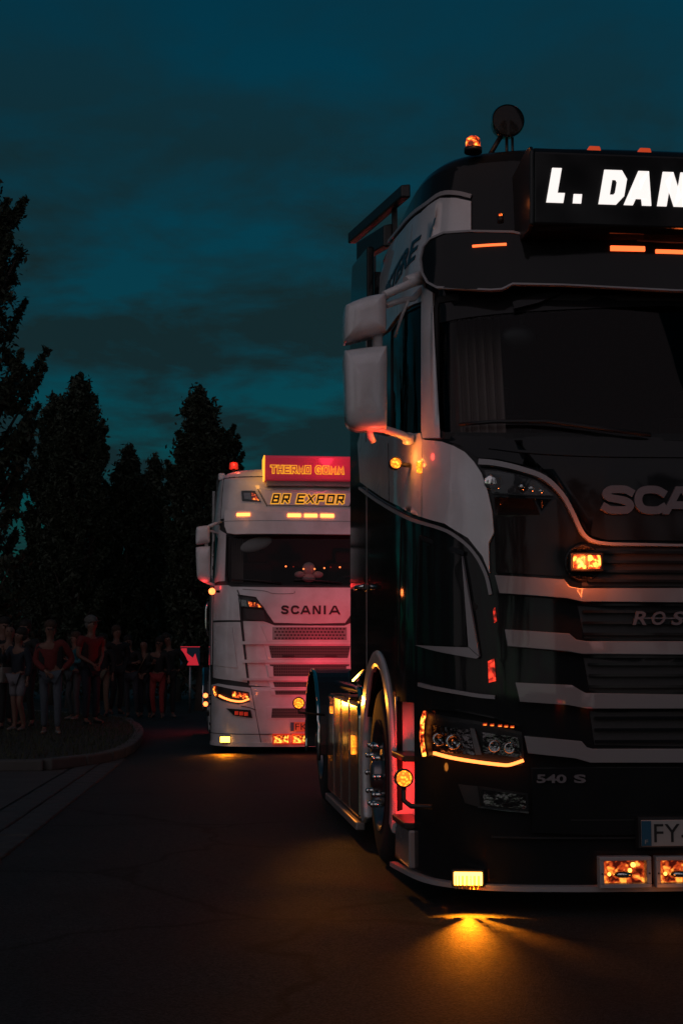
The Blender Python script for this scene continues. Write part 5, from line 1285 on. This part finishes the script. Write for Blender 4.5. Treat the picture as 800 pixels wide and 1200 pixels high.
# wiper
MB().tube([tuple(S(s, z, .03)) for s, z in sz(F, [(272, 680), (300, 681), (330, 684)])], .008).build('wiper', M['plastic'], r)
MB().tube([tuple(S(s, z, .03)) for s, z in sz(F, [(345, 680), (370, 681), (400, 684)])], .008).build('wiper', M['plastic'], r)
for sg in (-1, 1): MB().box((sg * .9, 6.37, .66), (.3, .04, .12)).build('tail_lamp', M['red_lamp'], r, bevel=.01)
lamp('tail_light', 'POINT', (-1.2, 6.5, .9), 15, (1, .02, .03), r, .1)

# ------------------------------------------------------------------ road signs
def post(root, h, x=0, y=.03): MB().cyl((x, y, -.3), (x, y, h), .03, n=12).build('post', M['rim'], root)
M['sign_blue'] = mat('sign_blue', (0.01, 0.07, 0.13), .35, noise=(10, .2, (.02, .08, .12)))
M['sign_arrow_glow'] = emit('sign_arrow_glow', (1, .03, .06), .42, base=(.8, .08, .08))  # no lamp: red light thrown back by the sign is put in as glow
c = at_y(223, 769, 34); u = 34 / FPX
e = empty('road_sign', (c[0], 34, 0), label='square blue road sign with a red-lit arrow pointing down to the right', cat='road sign')
hw = 11.3 * u
MB().box((0, 0, c[2]), (2 * hw, .03, 2 * hw)).build('sign_plate', M['sign_blue'], e, bevel=.01)
ar = [(-.95, .85), (-.35, .85), (-.35, .35), (.28, -.18), (.55, .30), (.92, -.98), (-.55, -.98), (-.10, -.60), (-.95, .10)]
MB().prism([(x * hw * .98, c[2] + z * hw * .95) for x, z in ar], -.028, -.018, 'XZ').build('arrow', M['sign_arrow_glow'], e); post(e, c[2])
MB().prism([(-hw, c[2] + hw * .93), (hw, c[2] + hw * .93), (hw, c[2] + hw), (-hw, c[2] + hw)], -.022, -.0165, 'XZ').build('sign_rim', M['sign_arrow_glow'], e)
c = at_y(244, 769.5, 36); u = 36 / FPX; rr = 8.2 * u
e = empty('road_sign', (c[0], 36, 0), label='round dark road sign with pale ring and bar, half behind the farther truck', cat='road sign')
MB().lathe([(rr * .9, -.004), (rr, -.006), (rr, .02), (.001, .02)], (0, 0, c[2]), 'Y', 32).lathe([(rr * .9, -.004), (.001, -.004)], (0, 0, c[2]), 'Y', 32).build('sign_plate', M['sign_blue'], e)
MB().lathe([(rr * .84, -.010), (rr * .97, -.012), (rr, -.008)], (0, 0, c[2]), 'Y', 32).build('sign_ring', M['badge'], e)
MB().box((0, -.012, c[2]), (rr * 1.2, .01, rr * .2)).build('sign_bar', M['badge'], e); post(e, c[2])

# ------------------------------------------------------------------ the truck ahead in the convoy: behind the camera, it shows as red reflections in the near truck's paint
ahead = empty('box_truck', (1.628 + 1.55, 6.54 - 15.2, 0), YAW, label='dark box truck ahead of the near truck, seen only as red glints in its paint', cat='truck')
M['red_tail'] = emit('red_tail_lamp', (1.0, .04, .015), 5.0); M['amber_tail'] = emit('amber_tail_lamp', (1.0, .26, .02), 7.0)
MB().box((0, -4.2, 2.1), (2.5, 8.2, 2.5)).build('box_body', M['plastic'], ahead, bevel=.03)
MB().box((0, -4.0, .75), (.9, 8.0, .2)).build('chassis', M['plastic'], ahead)
MB().box((0, -.06, .62), (2.45, .1, .16)).build('rear_beam', M['plastic'], ahead, bevel=.01)
for sg in (-1, 1):
    for d in (-1.6, -6.6): wheel(ahead, sg * 1.24, d)
    MB().box((sg * .98, .0, .64), (.36, .03, .12)).build('tail_lamp', M['red_tail'], ahead, bevel=.01)
    MB().box((sg * .66, .0, .64), (.16, .03, .10)).build('tail_lamp', M['amber_tail'], ahead, bevel=.01)
    MB().box((sg * 1.15, .06, 3.25), (.12, .03, .06)).build('marker_lamp', M['red_tail'], ahead)
    MB().box((sg * .63, .062 - .1 + .05, 2.1), (1.2, .02, 2.3)).build('rear_door', M['plastic'], ahead, bevel=.01)

# ------------------------------------------------------------------ people
def pm(name, c):
    c = tuple(v * .45 for v in c); return mat(name, c, .85, noise=(25, .35, tuple(v * .6 for v in c)))
M['skin'] = mat('skin', (.13, .062, .042), .55, noise=(12, .15, (.16, .08, .055))); M['skin2'] = mat('skin_tan', (.14, .07, .05), .55, noise=(12, .15, (.17, .09, .07)))
M['c_black'] = pm('cloth_black', (.015, .015, .017)); M['c_navy'] = pm('cloth_navy', (.02, .03, .05)); M['c_red'] = pm('cloth_red', (.24, .022, .02))
M['c_jeans'] = pm('cloth_jeans', (.13, .16, .20)); M['c_light'] = pm('cloth_light', (.30, .28, .31)); M['c_grey'] = pm('cloth_grey', (.11, .12, .13)); M['c_white'] = pm('cloth_white', (.30, .28, .27))
M['c_teal'] = pm('cloth_teal', (.02, .22, .28)); M['c_beige'] = pm('cloth_beige', (.30, .23, .16)); M['c_red_lit'] = pm('cloth_red_lit', (.50, .05, .05)); M['c_dkjeans'] = pm('cloth_dark_jeans', (.06, .075, .095))  # the trousers' red is red light on the legs, put into the colour
M['hair_d'] = pm('hair_dark', (.02, .013, .01)); M['hair_g'] = pm('hair_grey', (.19, .18, .17)); M['hair_b'] = pm('hair_brown', (.09, .05, .03)); M['eye'] = mat('eye', (.02, .015, .015), .2)
M['c_bag'] = pm('bag_canvas', (.33, .30, .27))
def skin_mesh(name, verts, edges, radii, m, parent, root=0, sub=1):
    me = bpy.data.meshes.new(name); me.from_pydata([tuple(v) for v in verts], edges, []); o = bpy.data.objects.new(name, me); COL.objects.link(o)
    sk = o.modifiers.new('s', 'SKIN'); sk.use_smooth_shade = True; sk.branch_smoothing = .6
    lay = me.skin_vertices[0] if me.skin_vertices else None
    if lay is None:
        bpy.context.view_layer.objects.active = o; me.skin_vertices.new() if hasattr(me.skin_vertices, 'new') else None; lay = me.skin_vertices[0]
    for i, rd in enumerate(radii): lay.data[i].radius = rd if isinstance(rd, (tuple, list)) else (rd, rd); lay.data[i].use_root = (i == root)
    if sub: ss_ = o.modifiers.new('u', 'SUBSURF'); ss_.levels = sub; ss_.render_levels = sub
    dg = bpy.context.evaluated_depsgraph_get(); ev = bpy.data.meshes.new_from_object(o.evaluated_get(dg)); bpy.data.objects.remove(o); bpy.data.meshes.remove(me)
    ev.name = name; ev.materials.clear()
    return link(name, ev, m, parent)
def person(px, foot, z0, height, face, label, top, legs, hair=('short', 'hair_d'), skin='skin', shorts=False, sleeves='long', arms='down', stance=.10, stride=0.0, female=False, extras=(), bend=0.0, Y=None, cat='person'):
    """face: heading in radians, 0 looks at the camera"""
    if Y is None: g = at_z(px, foot, z0)
    else: g = (at_y(px, foot, Y)[0], Y, z0)
    root = empty('person', (g[0], g[1], z0), face, label=label, cat=cat, group='onlookers by the roadside')
    root.rotation_euler = (rng.normal(0, .022), rng.normal(0, .022), face)
    k = height / 1.75; sw = (.175 if female else .20); hw = .095 if not female else .10; wst = .12 if not female else .105
    J = {}; 
    def V(x, y, z): return Vector((x * k, y * k, z * k))
    sway = rng.normal(0, .022); relax = rng.choice([-1, 0, 1]); turn = rng.normal(0, .03); shd = rng.normal(0, .018)
    J['pelvis'] = V(0, 0, .95); J['waist'] = V(0, -.01, 1.08); J['chest'] = V(0, -.02 - bend * .3, 1.28); J['neck0'] = V(0, -.01 - bend * .6, 1.44); J['neck'] = V(0, -.02 - bend, 1.49)
    J['head0'] = V(turn, -.035 - bend, 1.58); J['head1'] = V(turn * 1.5, -.03 - bend * 1.1, 1.66); J['head2'] = V(turn * 1.7, -.02 - bend * 1.1, 1.71)
    legsJ = {}
    for sgn, nm in ((1, 'l'), (-1, 'r')):
        st_ = stride * sgn
        J['hip' + nm] = V(sgn * hw, 0, .90); J['knee' + nm] = V(sgn * (hw * .5 + stance * .5) + sway * .5, (-.03 if sgn * relax < .5 else -.11) - st_ * .5, .50); J['ank' + nm] = V(sgn * stance, .02 - st_, .09)
        J['heel' + nm] = V(sgn * stance, .03 - st_, .045); J['toe' + nm] = V(sgn * (stance + .03), -.15 - st_, .03)
        J['sh' + nm] = V(sgn * sw, -.01 - bend * .5, 1.41 + sgn * shd)
    def armset(nm, sgn, pose):
        sh = J['sh' + nm]
        if pose == 'down': el, wr, hd_ = V(sgn * (sw + .06), .02, 1.14), V(sgn * (sw + .07), -.05, .90), (0, -.15, -1)
        elif pose == 'hold': el, wr, hd_ = V(sgn * (sw + .05), -.02, 1.15), V(sgn * .07, -.24, 1.20), (-sgn * .4, -.6, .5)
        elif pose == 'phone': el, wr, hd_ = V(sgn * (sw + .06), -.10, 1.16), V(sgn * .08, -.30, 1.36), (-sgn * .2, -.3, .9)
        elif pose == 'hip': el, wr, hd_ = V(sgn * (sw + .17), .06, 1.15), V(sgn * (sw - .0), -.06, .98), (-sgn * .8, -.2, -.4)
        elif pose == 'front': el, wr, hd_ = V(sgn * (sw + .05), .0, 1.13), V(sgn * .06, -.17, .98), (-sgn * .6, -.2, -.6)
        elif pose == 'cross': el, wr, hd_ = V(sgn * (sw + .04), -.08, 1.14), V(-sgn * .10, -.20, 1.17), (-sgn, 0, .1)
        elif pose == 'pocket': el, wr, hd_ = V(sgn * (sw + .09), .05, 1.14), V(sgn * (hw + .05), -.03, .93), (-sgn * .2, -.2, -1)
        J['el' + nm], J['wr' + nm] = el, wr; return Vector(hd_).normalized()
    ap = arms if isinstance(arms, tuple) else (arms, arms)
    hdir = {'l': armset('l', 1, ap[0]), 'r': armset('r', -1, ap[1])}
    names = ['pelvis', 'waist', 'chest', 'neck0', 'neck', 'head0', 'head1', 'head2']
    rad = {'pelvis': (.13, .10), 'waist': (wst, .085), 'chest': (.15 if not female else .13, .10), 'neck0': (.095, .075), 'neck': .058, 'head0': (.078, .090), 'head1': (.092, .108), 'head2': (.07, .088)}
    vs, ed, rd, ix = [], [], [], {}
    def add(nm, p, r_, prev=None):
        ix[nm] = len(vs); vs.append(p); rd.append(tuple(q * k for q in r_) if isinstance(r_, tuple) else (r_ * k, r_ * k))
        if prev is not None: ed.append((ix[prev], ix[nm]))
    pv = None
    for nm in names: add(nm, J[nm], rad[nm], pv); pv = nm
    for nm, sgn in (('l', 1), ('r', -1)):
        add('hip' + nm, J['hip' + nm], .082, 'pelvis'); add('knee' + nm, J['knee' + nm], .052, 'hip' + nm); 
        add('calf' + nm, J['knee' + nm].lerp(J['ank' + nm], .35) + V(0, .02, 0), .052, 'knee' + nm)
        add('ank' + nm, J['ank' + nm], .034, 'calf' + nm); add('toe' + nm, J['toe' + nm], .03, 'ank' + nm)
        add('sh' + nm, J['sh' + nm], .066, 'chest'); add('el' + nm, J['el' + nm], .042, 'sh' + nm); add('wr' + nm, J['wr' + nm], .026, 'el' + nm)
        d = hdir[nm]; side = d.cross(Vector((0, 1, 0))); side = side.normalized() if side.length > .1 else Vector((1, 0, 0)); cu = side.cross(d)
        pb = J['wr' + nm] + d * .045 * k; add('palm' + nm, pb, (.030, .018), 'wr' + nm)
        for fi, (o_, L) in enumerate(((-.027, .060), (-.009, .072), (.009, .068), (.026, .052))):
            a_ = pb + side * o_ * k + d * .035 * k; add('f%s%d' % (nm, fi), a_, .0095, 'palm' + nm)
            add('g%s%d' % (nm, fi), a_ + d * L * .55 * k, .009, 'f%s%d' % (nm, fi)); add('h%s%d' % (nm, fi), a_ + d * L * .9 * k + cu * .018 * k, .0075, 'g%s%d' % (nm, fi))
        a_ = J['wr' + nm] + d * .03 * k - side * .035 * k; add('t%s0' % nm, a_, .0105, 'wr' + nm); add('t%s1' % nm, a_ + (d * .7 - side * .5) * .05 * k, .009, 't%s0' % nm)
    add('nose', J['head0'] + V(0, -.085, .035), .011, 'head0')
    for sgn in (-1, 1): add('ear%d' % sgn, J['head0'] + V(sgn * .078, .01, .03), .014, 'head0')
    skin_mesh('body', vs, ed, rd, M[skin], root)
    # clothes
    def chain(name, items, edges, m, grow):
        return skin_mesh(name, [J[n] if isinstance(n, str) else n for n, _ in items], edges, [tuple((q + grow) * k for q in (r_ if isinstance(r_, tuple) else (r_, r_))) for _, r_ in items], m, root)
    hem = J['pelvis'] + V(0, 0, -.02)
    it = [(hem, (.15, .115)), ('waist', (wst + .02, .10)), ('chest', (.155 if not female else .138, .11)), (J['neck0'], (.105, .08)), ('shl', .080), ('shr', .080)]
    eg = [(0, 1), (1, 2), (2, 3), (2, 4), (2, 5)]
    if sleeves == 'long': it += [('ell', .056), (J['wrl'].lerp(J['ell'], .1), .042), ('elr', .056), (J['wrr'].lerp(J['elr'], .1), .042)]; eg += [(4, 6), (6, 7), (5, 8), (8, 9)]
    else: it += [(J['shl'].lerp(J['ell'], .62), .052), (J['shr'].lerp(J['elr'], .62), .052)]; eg += [(4, 6), (5, 7)]
    chain('shirt', it, eg, M[top], .006)
    cut = .42 if not shorts else None
    it = [('pelvis', (.145, .112)), ('hipl', .092), ('hipr', .092)]; eg = [(0, 1), (0, 2)]
    if shorts:
        it += [(J['hipl'].lerp(J['kneel'], .85), .078), (J['hipr'].lerp(J['kneer'], .85), .078)]; eg += [(1, 3), (2, 4)]
    else:
        it += [('kneel', .060), (J['ankl'] + V(0, 0, .02), .048), ('kneer', .060), (J['ankr'] + V(0, 0, .02), .048)]; eg += [(1, 3), (3, 4), (2, 5), (5, 6)]
    chain('shorts' if shorts else 'trousers', it, eg, M[legs], .004)
    for nm in 'lr':
        skin_mesh('shoe', [J['heel' + nm] + V(0, .02, .01), J['ank' + nm] + V(0, -.03, -.035), J['toe' + nm] + V(0, 0, .012)], [(0, 1), (1, 2)], [(.042 * k, .04 * k), (.043 * k, .036 * k), (.04 * k, .026 * k)], M['c_white'] if 'whiteshoes' in extras else M['c_black'], root)
        o = MB().ball(J['head0'] + V(.031 if nm == 'l' else -.031, -.076, .052), .010 * k).build('eye', M['eye'], root)
    h1 = J['head1']; hm_ = M[hair[1]]
    if hair[0] == 'short': MB().ball(h1 + V(0, .030, .034), .100 * k, .112 * k, .092 * k, 20).ball(h1 + V(0, .045, -.03), .092 * k, .09 * k, .09 * k).build('hair', hm_, root)
    elif hair[0] == 'long':
        skin_mesh('hair', [h1 + V(0, .035, .04), h1 + V(0, .06, -.02), h1 + V(.04, .06, -.14), h1 + V(-.04, .06, -.14), h1 + V(.06, .05, -.26), h1 + V(-.06, .05, -.26)], [(0, 1), (1, 2), (1, 3), (2, 4), (3, 5)], [(.086 * k, .09 * k), (.085 * k, .07 * k), (.06 * k, .05 * k), (.06 * k, .05 * k), (.03 * k, .03 * k), (.03 * k, .03 * k)], hm_, root)
    elif hair[0] == 'bun': MB().ball(h1 + V(0, .030, .034), .100 * k, .112 * k, .092 * k, 20).ball(h1 + V(0, .045, -.03), .092 * k, .09 * k, .09 * k).ball(h1 + V(0, .11, .05), .04 * k).build('hair', hm_, root)
    if 'cap' in extras:
        MB().lathe([(.093 * k, 0), (.094 * k, .03 * k), (.08 * k, .075 * k), (.04 * k, .10 * k), (.001, .105 * k)], h1 + V(0, .0, .01), 'Z', 20).box(h1 + V(0, -.11, .018), (.12 * k, .09 * k, .012 * k)).build('cap', M['hair_g'], root)
    if 'glasses' in extras:
        g_ = MB()
        for sx in (-1, 1): g_.tube([J['head0'] + V(sx * .031 + .022 * math.cos(t), -.090, .052 + .017 * math.sin(t)) for t in np.linspace(0, 6.283, 13)], .003 * k, 5)
        g_.tube([J['head0'] + V(-.01, -.092, .054), J['head0'] + V(.01, -.092, .054)], .003 * k, 5).build('glasses', M['eye'], root)
    if 'beard' in extras: MB().ball(J['head0'] + V(0, -.05, -.005), .05 * k, .045 * k, .045 * k).build('beard', hm_, root)
    if 'jacket' in extras or 'vest' in extras:
        pts = [(J['pelvis'] + V(.10, -.01, -.06), (.055, .12)), (J['waist'] + V(.095, 0, 0), (.05, .115)), (J['chest'] + V(.09, 0, 0), (.07, .125)), (J['shl'] + V(0, 0, .01), (.075, .075))]
        pts2 = [(J['pelvis'] + V(-.10, -.01, -.06), (.055, .12)), (J['waist'] + V(-.095, 0, 0), (.05, .115)), (J['chest'] + V(-.09, 0, 0), (.07, .125)), (J['shr'] + V(0, 0, .01), (.075, .075))]
        for P_, nm in ((pts, 'l'), (pts2, 'r')):
            e_ = [(0, 1), (1, 2), (2, 3)]
            if 'jacket' in extras: P_ = P_ + [(J['el' + nm], (.056, .056)), (J['wr' + nm].lerp(J['el' + nm], .12), (.042, .042))]; e_ += [(3, 4), (4, 5)]
            skin_mesh('jacket', [p for p, _ in P_], e_, [(q[0] * k, q[1] * k) for _, q in P_], M['c_black'], root)
        MB().box(J['chest'] + V(0, .085, -.08), (.26 * k, .05 * k, .42 * k)).build('jacket_back', M['c_black'], root, bevel=.02)
    if 'strap' in extras:
        MB().tube([J['shl'] + V(-.05, -.07, .06), J['chest'] + V(.02, -.13, -.02), J['waist'] + V(-.10, -.11, -.02)], .014 * k, 6).build('bag_strap', M['c_beige'], root)
    return root, J, k
person(4, 850, .10, 1.80, R(25), 'man cut by the left edge of the picture, taller head behind the dark-haired woman', 'c_black', 'c_black', hair=('short', 'hair_d'), Y=24.0)
person(9, 851, .10, 1.66, R(10), 'dark-haired woman in black holding her hands before her at the left edge', 'c_black', 'c_black', hair=('long', 'hair_d'), female=True, arms='hold', Y=22.5)
pA, JA, kA = person(22, 857, .10, 1.58, R(-30), 'person in pale knee-length shorts and dark top with a canvas bag on the shoulder', 'c_navy', 'c_light', hair=('bun', 'hair_d'), female=True, shorts=True, skin='skin2', arms=('down', 'phone'), extras=('whiteshoes',))
person(31, 846, .10, 1.74, R(-15), 'man in black with raised hands behind the person in pale shorts', 'c_black', 'c_black', arms='phone', Y=23.5)
person(60, 861, .10, 1.66, R(12), 'woman in red shirt, open black jacket and light jeans standing nearest the kerb', 'c_red', 'c_jeans', hair=('bun', 'hair_b'), female=True, arms=('hip', 'front'), stride=.10, extras=('jacket', 'glasses', 'whiteshoes'))
person(87, 840, .10, 1.62, R(-50), 'person in teal top and pale trousers half hidden behind the woman in the red shirt', 'c_teal', 'c_grey', hair=('short', 'hair_b'), arms='hold', Y=26.5, extras=('whiteshoes',))
person(107, 850, .10, 1.84, R(50), 'man in pale cap, red shirt and black vest turned to the right', 'c_red', 'c_navy', hair=('short', 'hair_g'), sleeves='short', arms='front', extras=('cap', 'vest'), bend=.03)
person(120, 838, .10, 1.62, R(-20), 'person in beige trousers half hidden behind the man in the cap', 'c_black', 'c_beige', arms='down', Y=28.5)
person(135, 836, .10, 1.82, R(35), 'man in black hooded top and black trousers in the middle of the row', 'c_black', 'c_black', arms='pocket', hair=('short', 'hair_b'), Y=29.5)
person(156, 838, .0, 1.74, R(5), 'bearded man in black top and dark jeans with folded arms', 'c_black', 'c_dkjeans', arms='cross', extras=('beard',), Y=30.5)
person(171, 838, .0, 1.66, R(-15), 'dark-haired woman in black with a pale shoulder strap', 'c_black', 'c_navy', hair=('long', 'hair_d'), female=True, arms='front', extras=('strap',), Y=30.6)
person(185, 842, .0, 1.70, R(-5), 'woman with glasses and dark top in trousers coloured as red-lit, nearest the arrow sign', 'c_black', 'c_red_lit', hair=('bun', 'hair_d'), female=True, arms=('down', 'hold'), stride=.06, extras=('glasses',))
person(197, 839, .0, 1.78, R(15), 'man in black with one hand at his hip at the right end of the row', 'c_black', 'c_black', arms=('hip', 'down'), Y=30.4, extras=('whiteshoes',))
# bag carried by the person in shorts
p = pA.matrix_basis @ (JA['shr'] + Vector((-.10, .02, -.42)))
g = empty('shoulder_bag', tuple(p), R(-30), label='pale canvas shoulder bag hanging at the side of the person in shorts', cat='bag')
MB().prism([(-.17, -.13), (.17, -.13), (.15, .12), (-.15, .12)], -.05, .05, 'YZ').build('pouch', M['c_bag'], g, bevel=.03)
MB().tube([(0, -.12, .11), (.02, -.06, .36), (.05, .0, .45), (.02, .07, .36), (0, .12, .11)], .011, 6).build('strap', M['c_bag'], g)
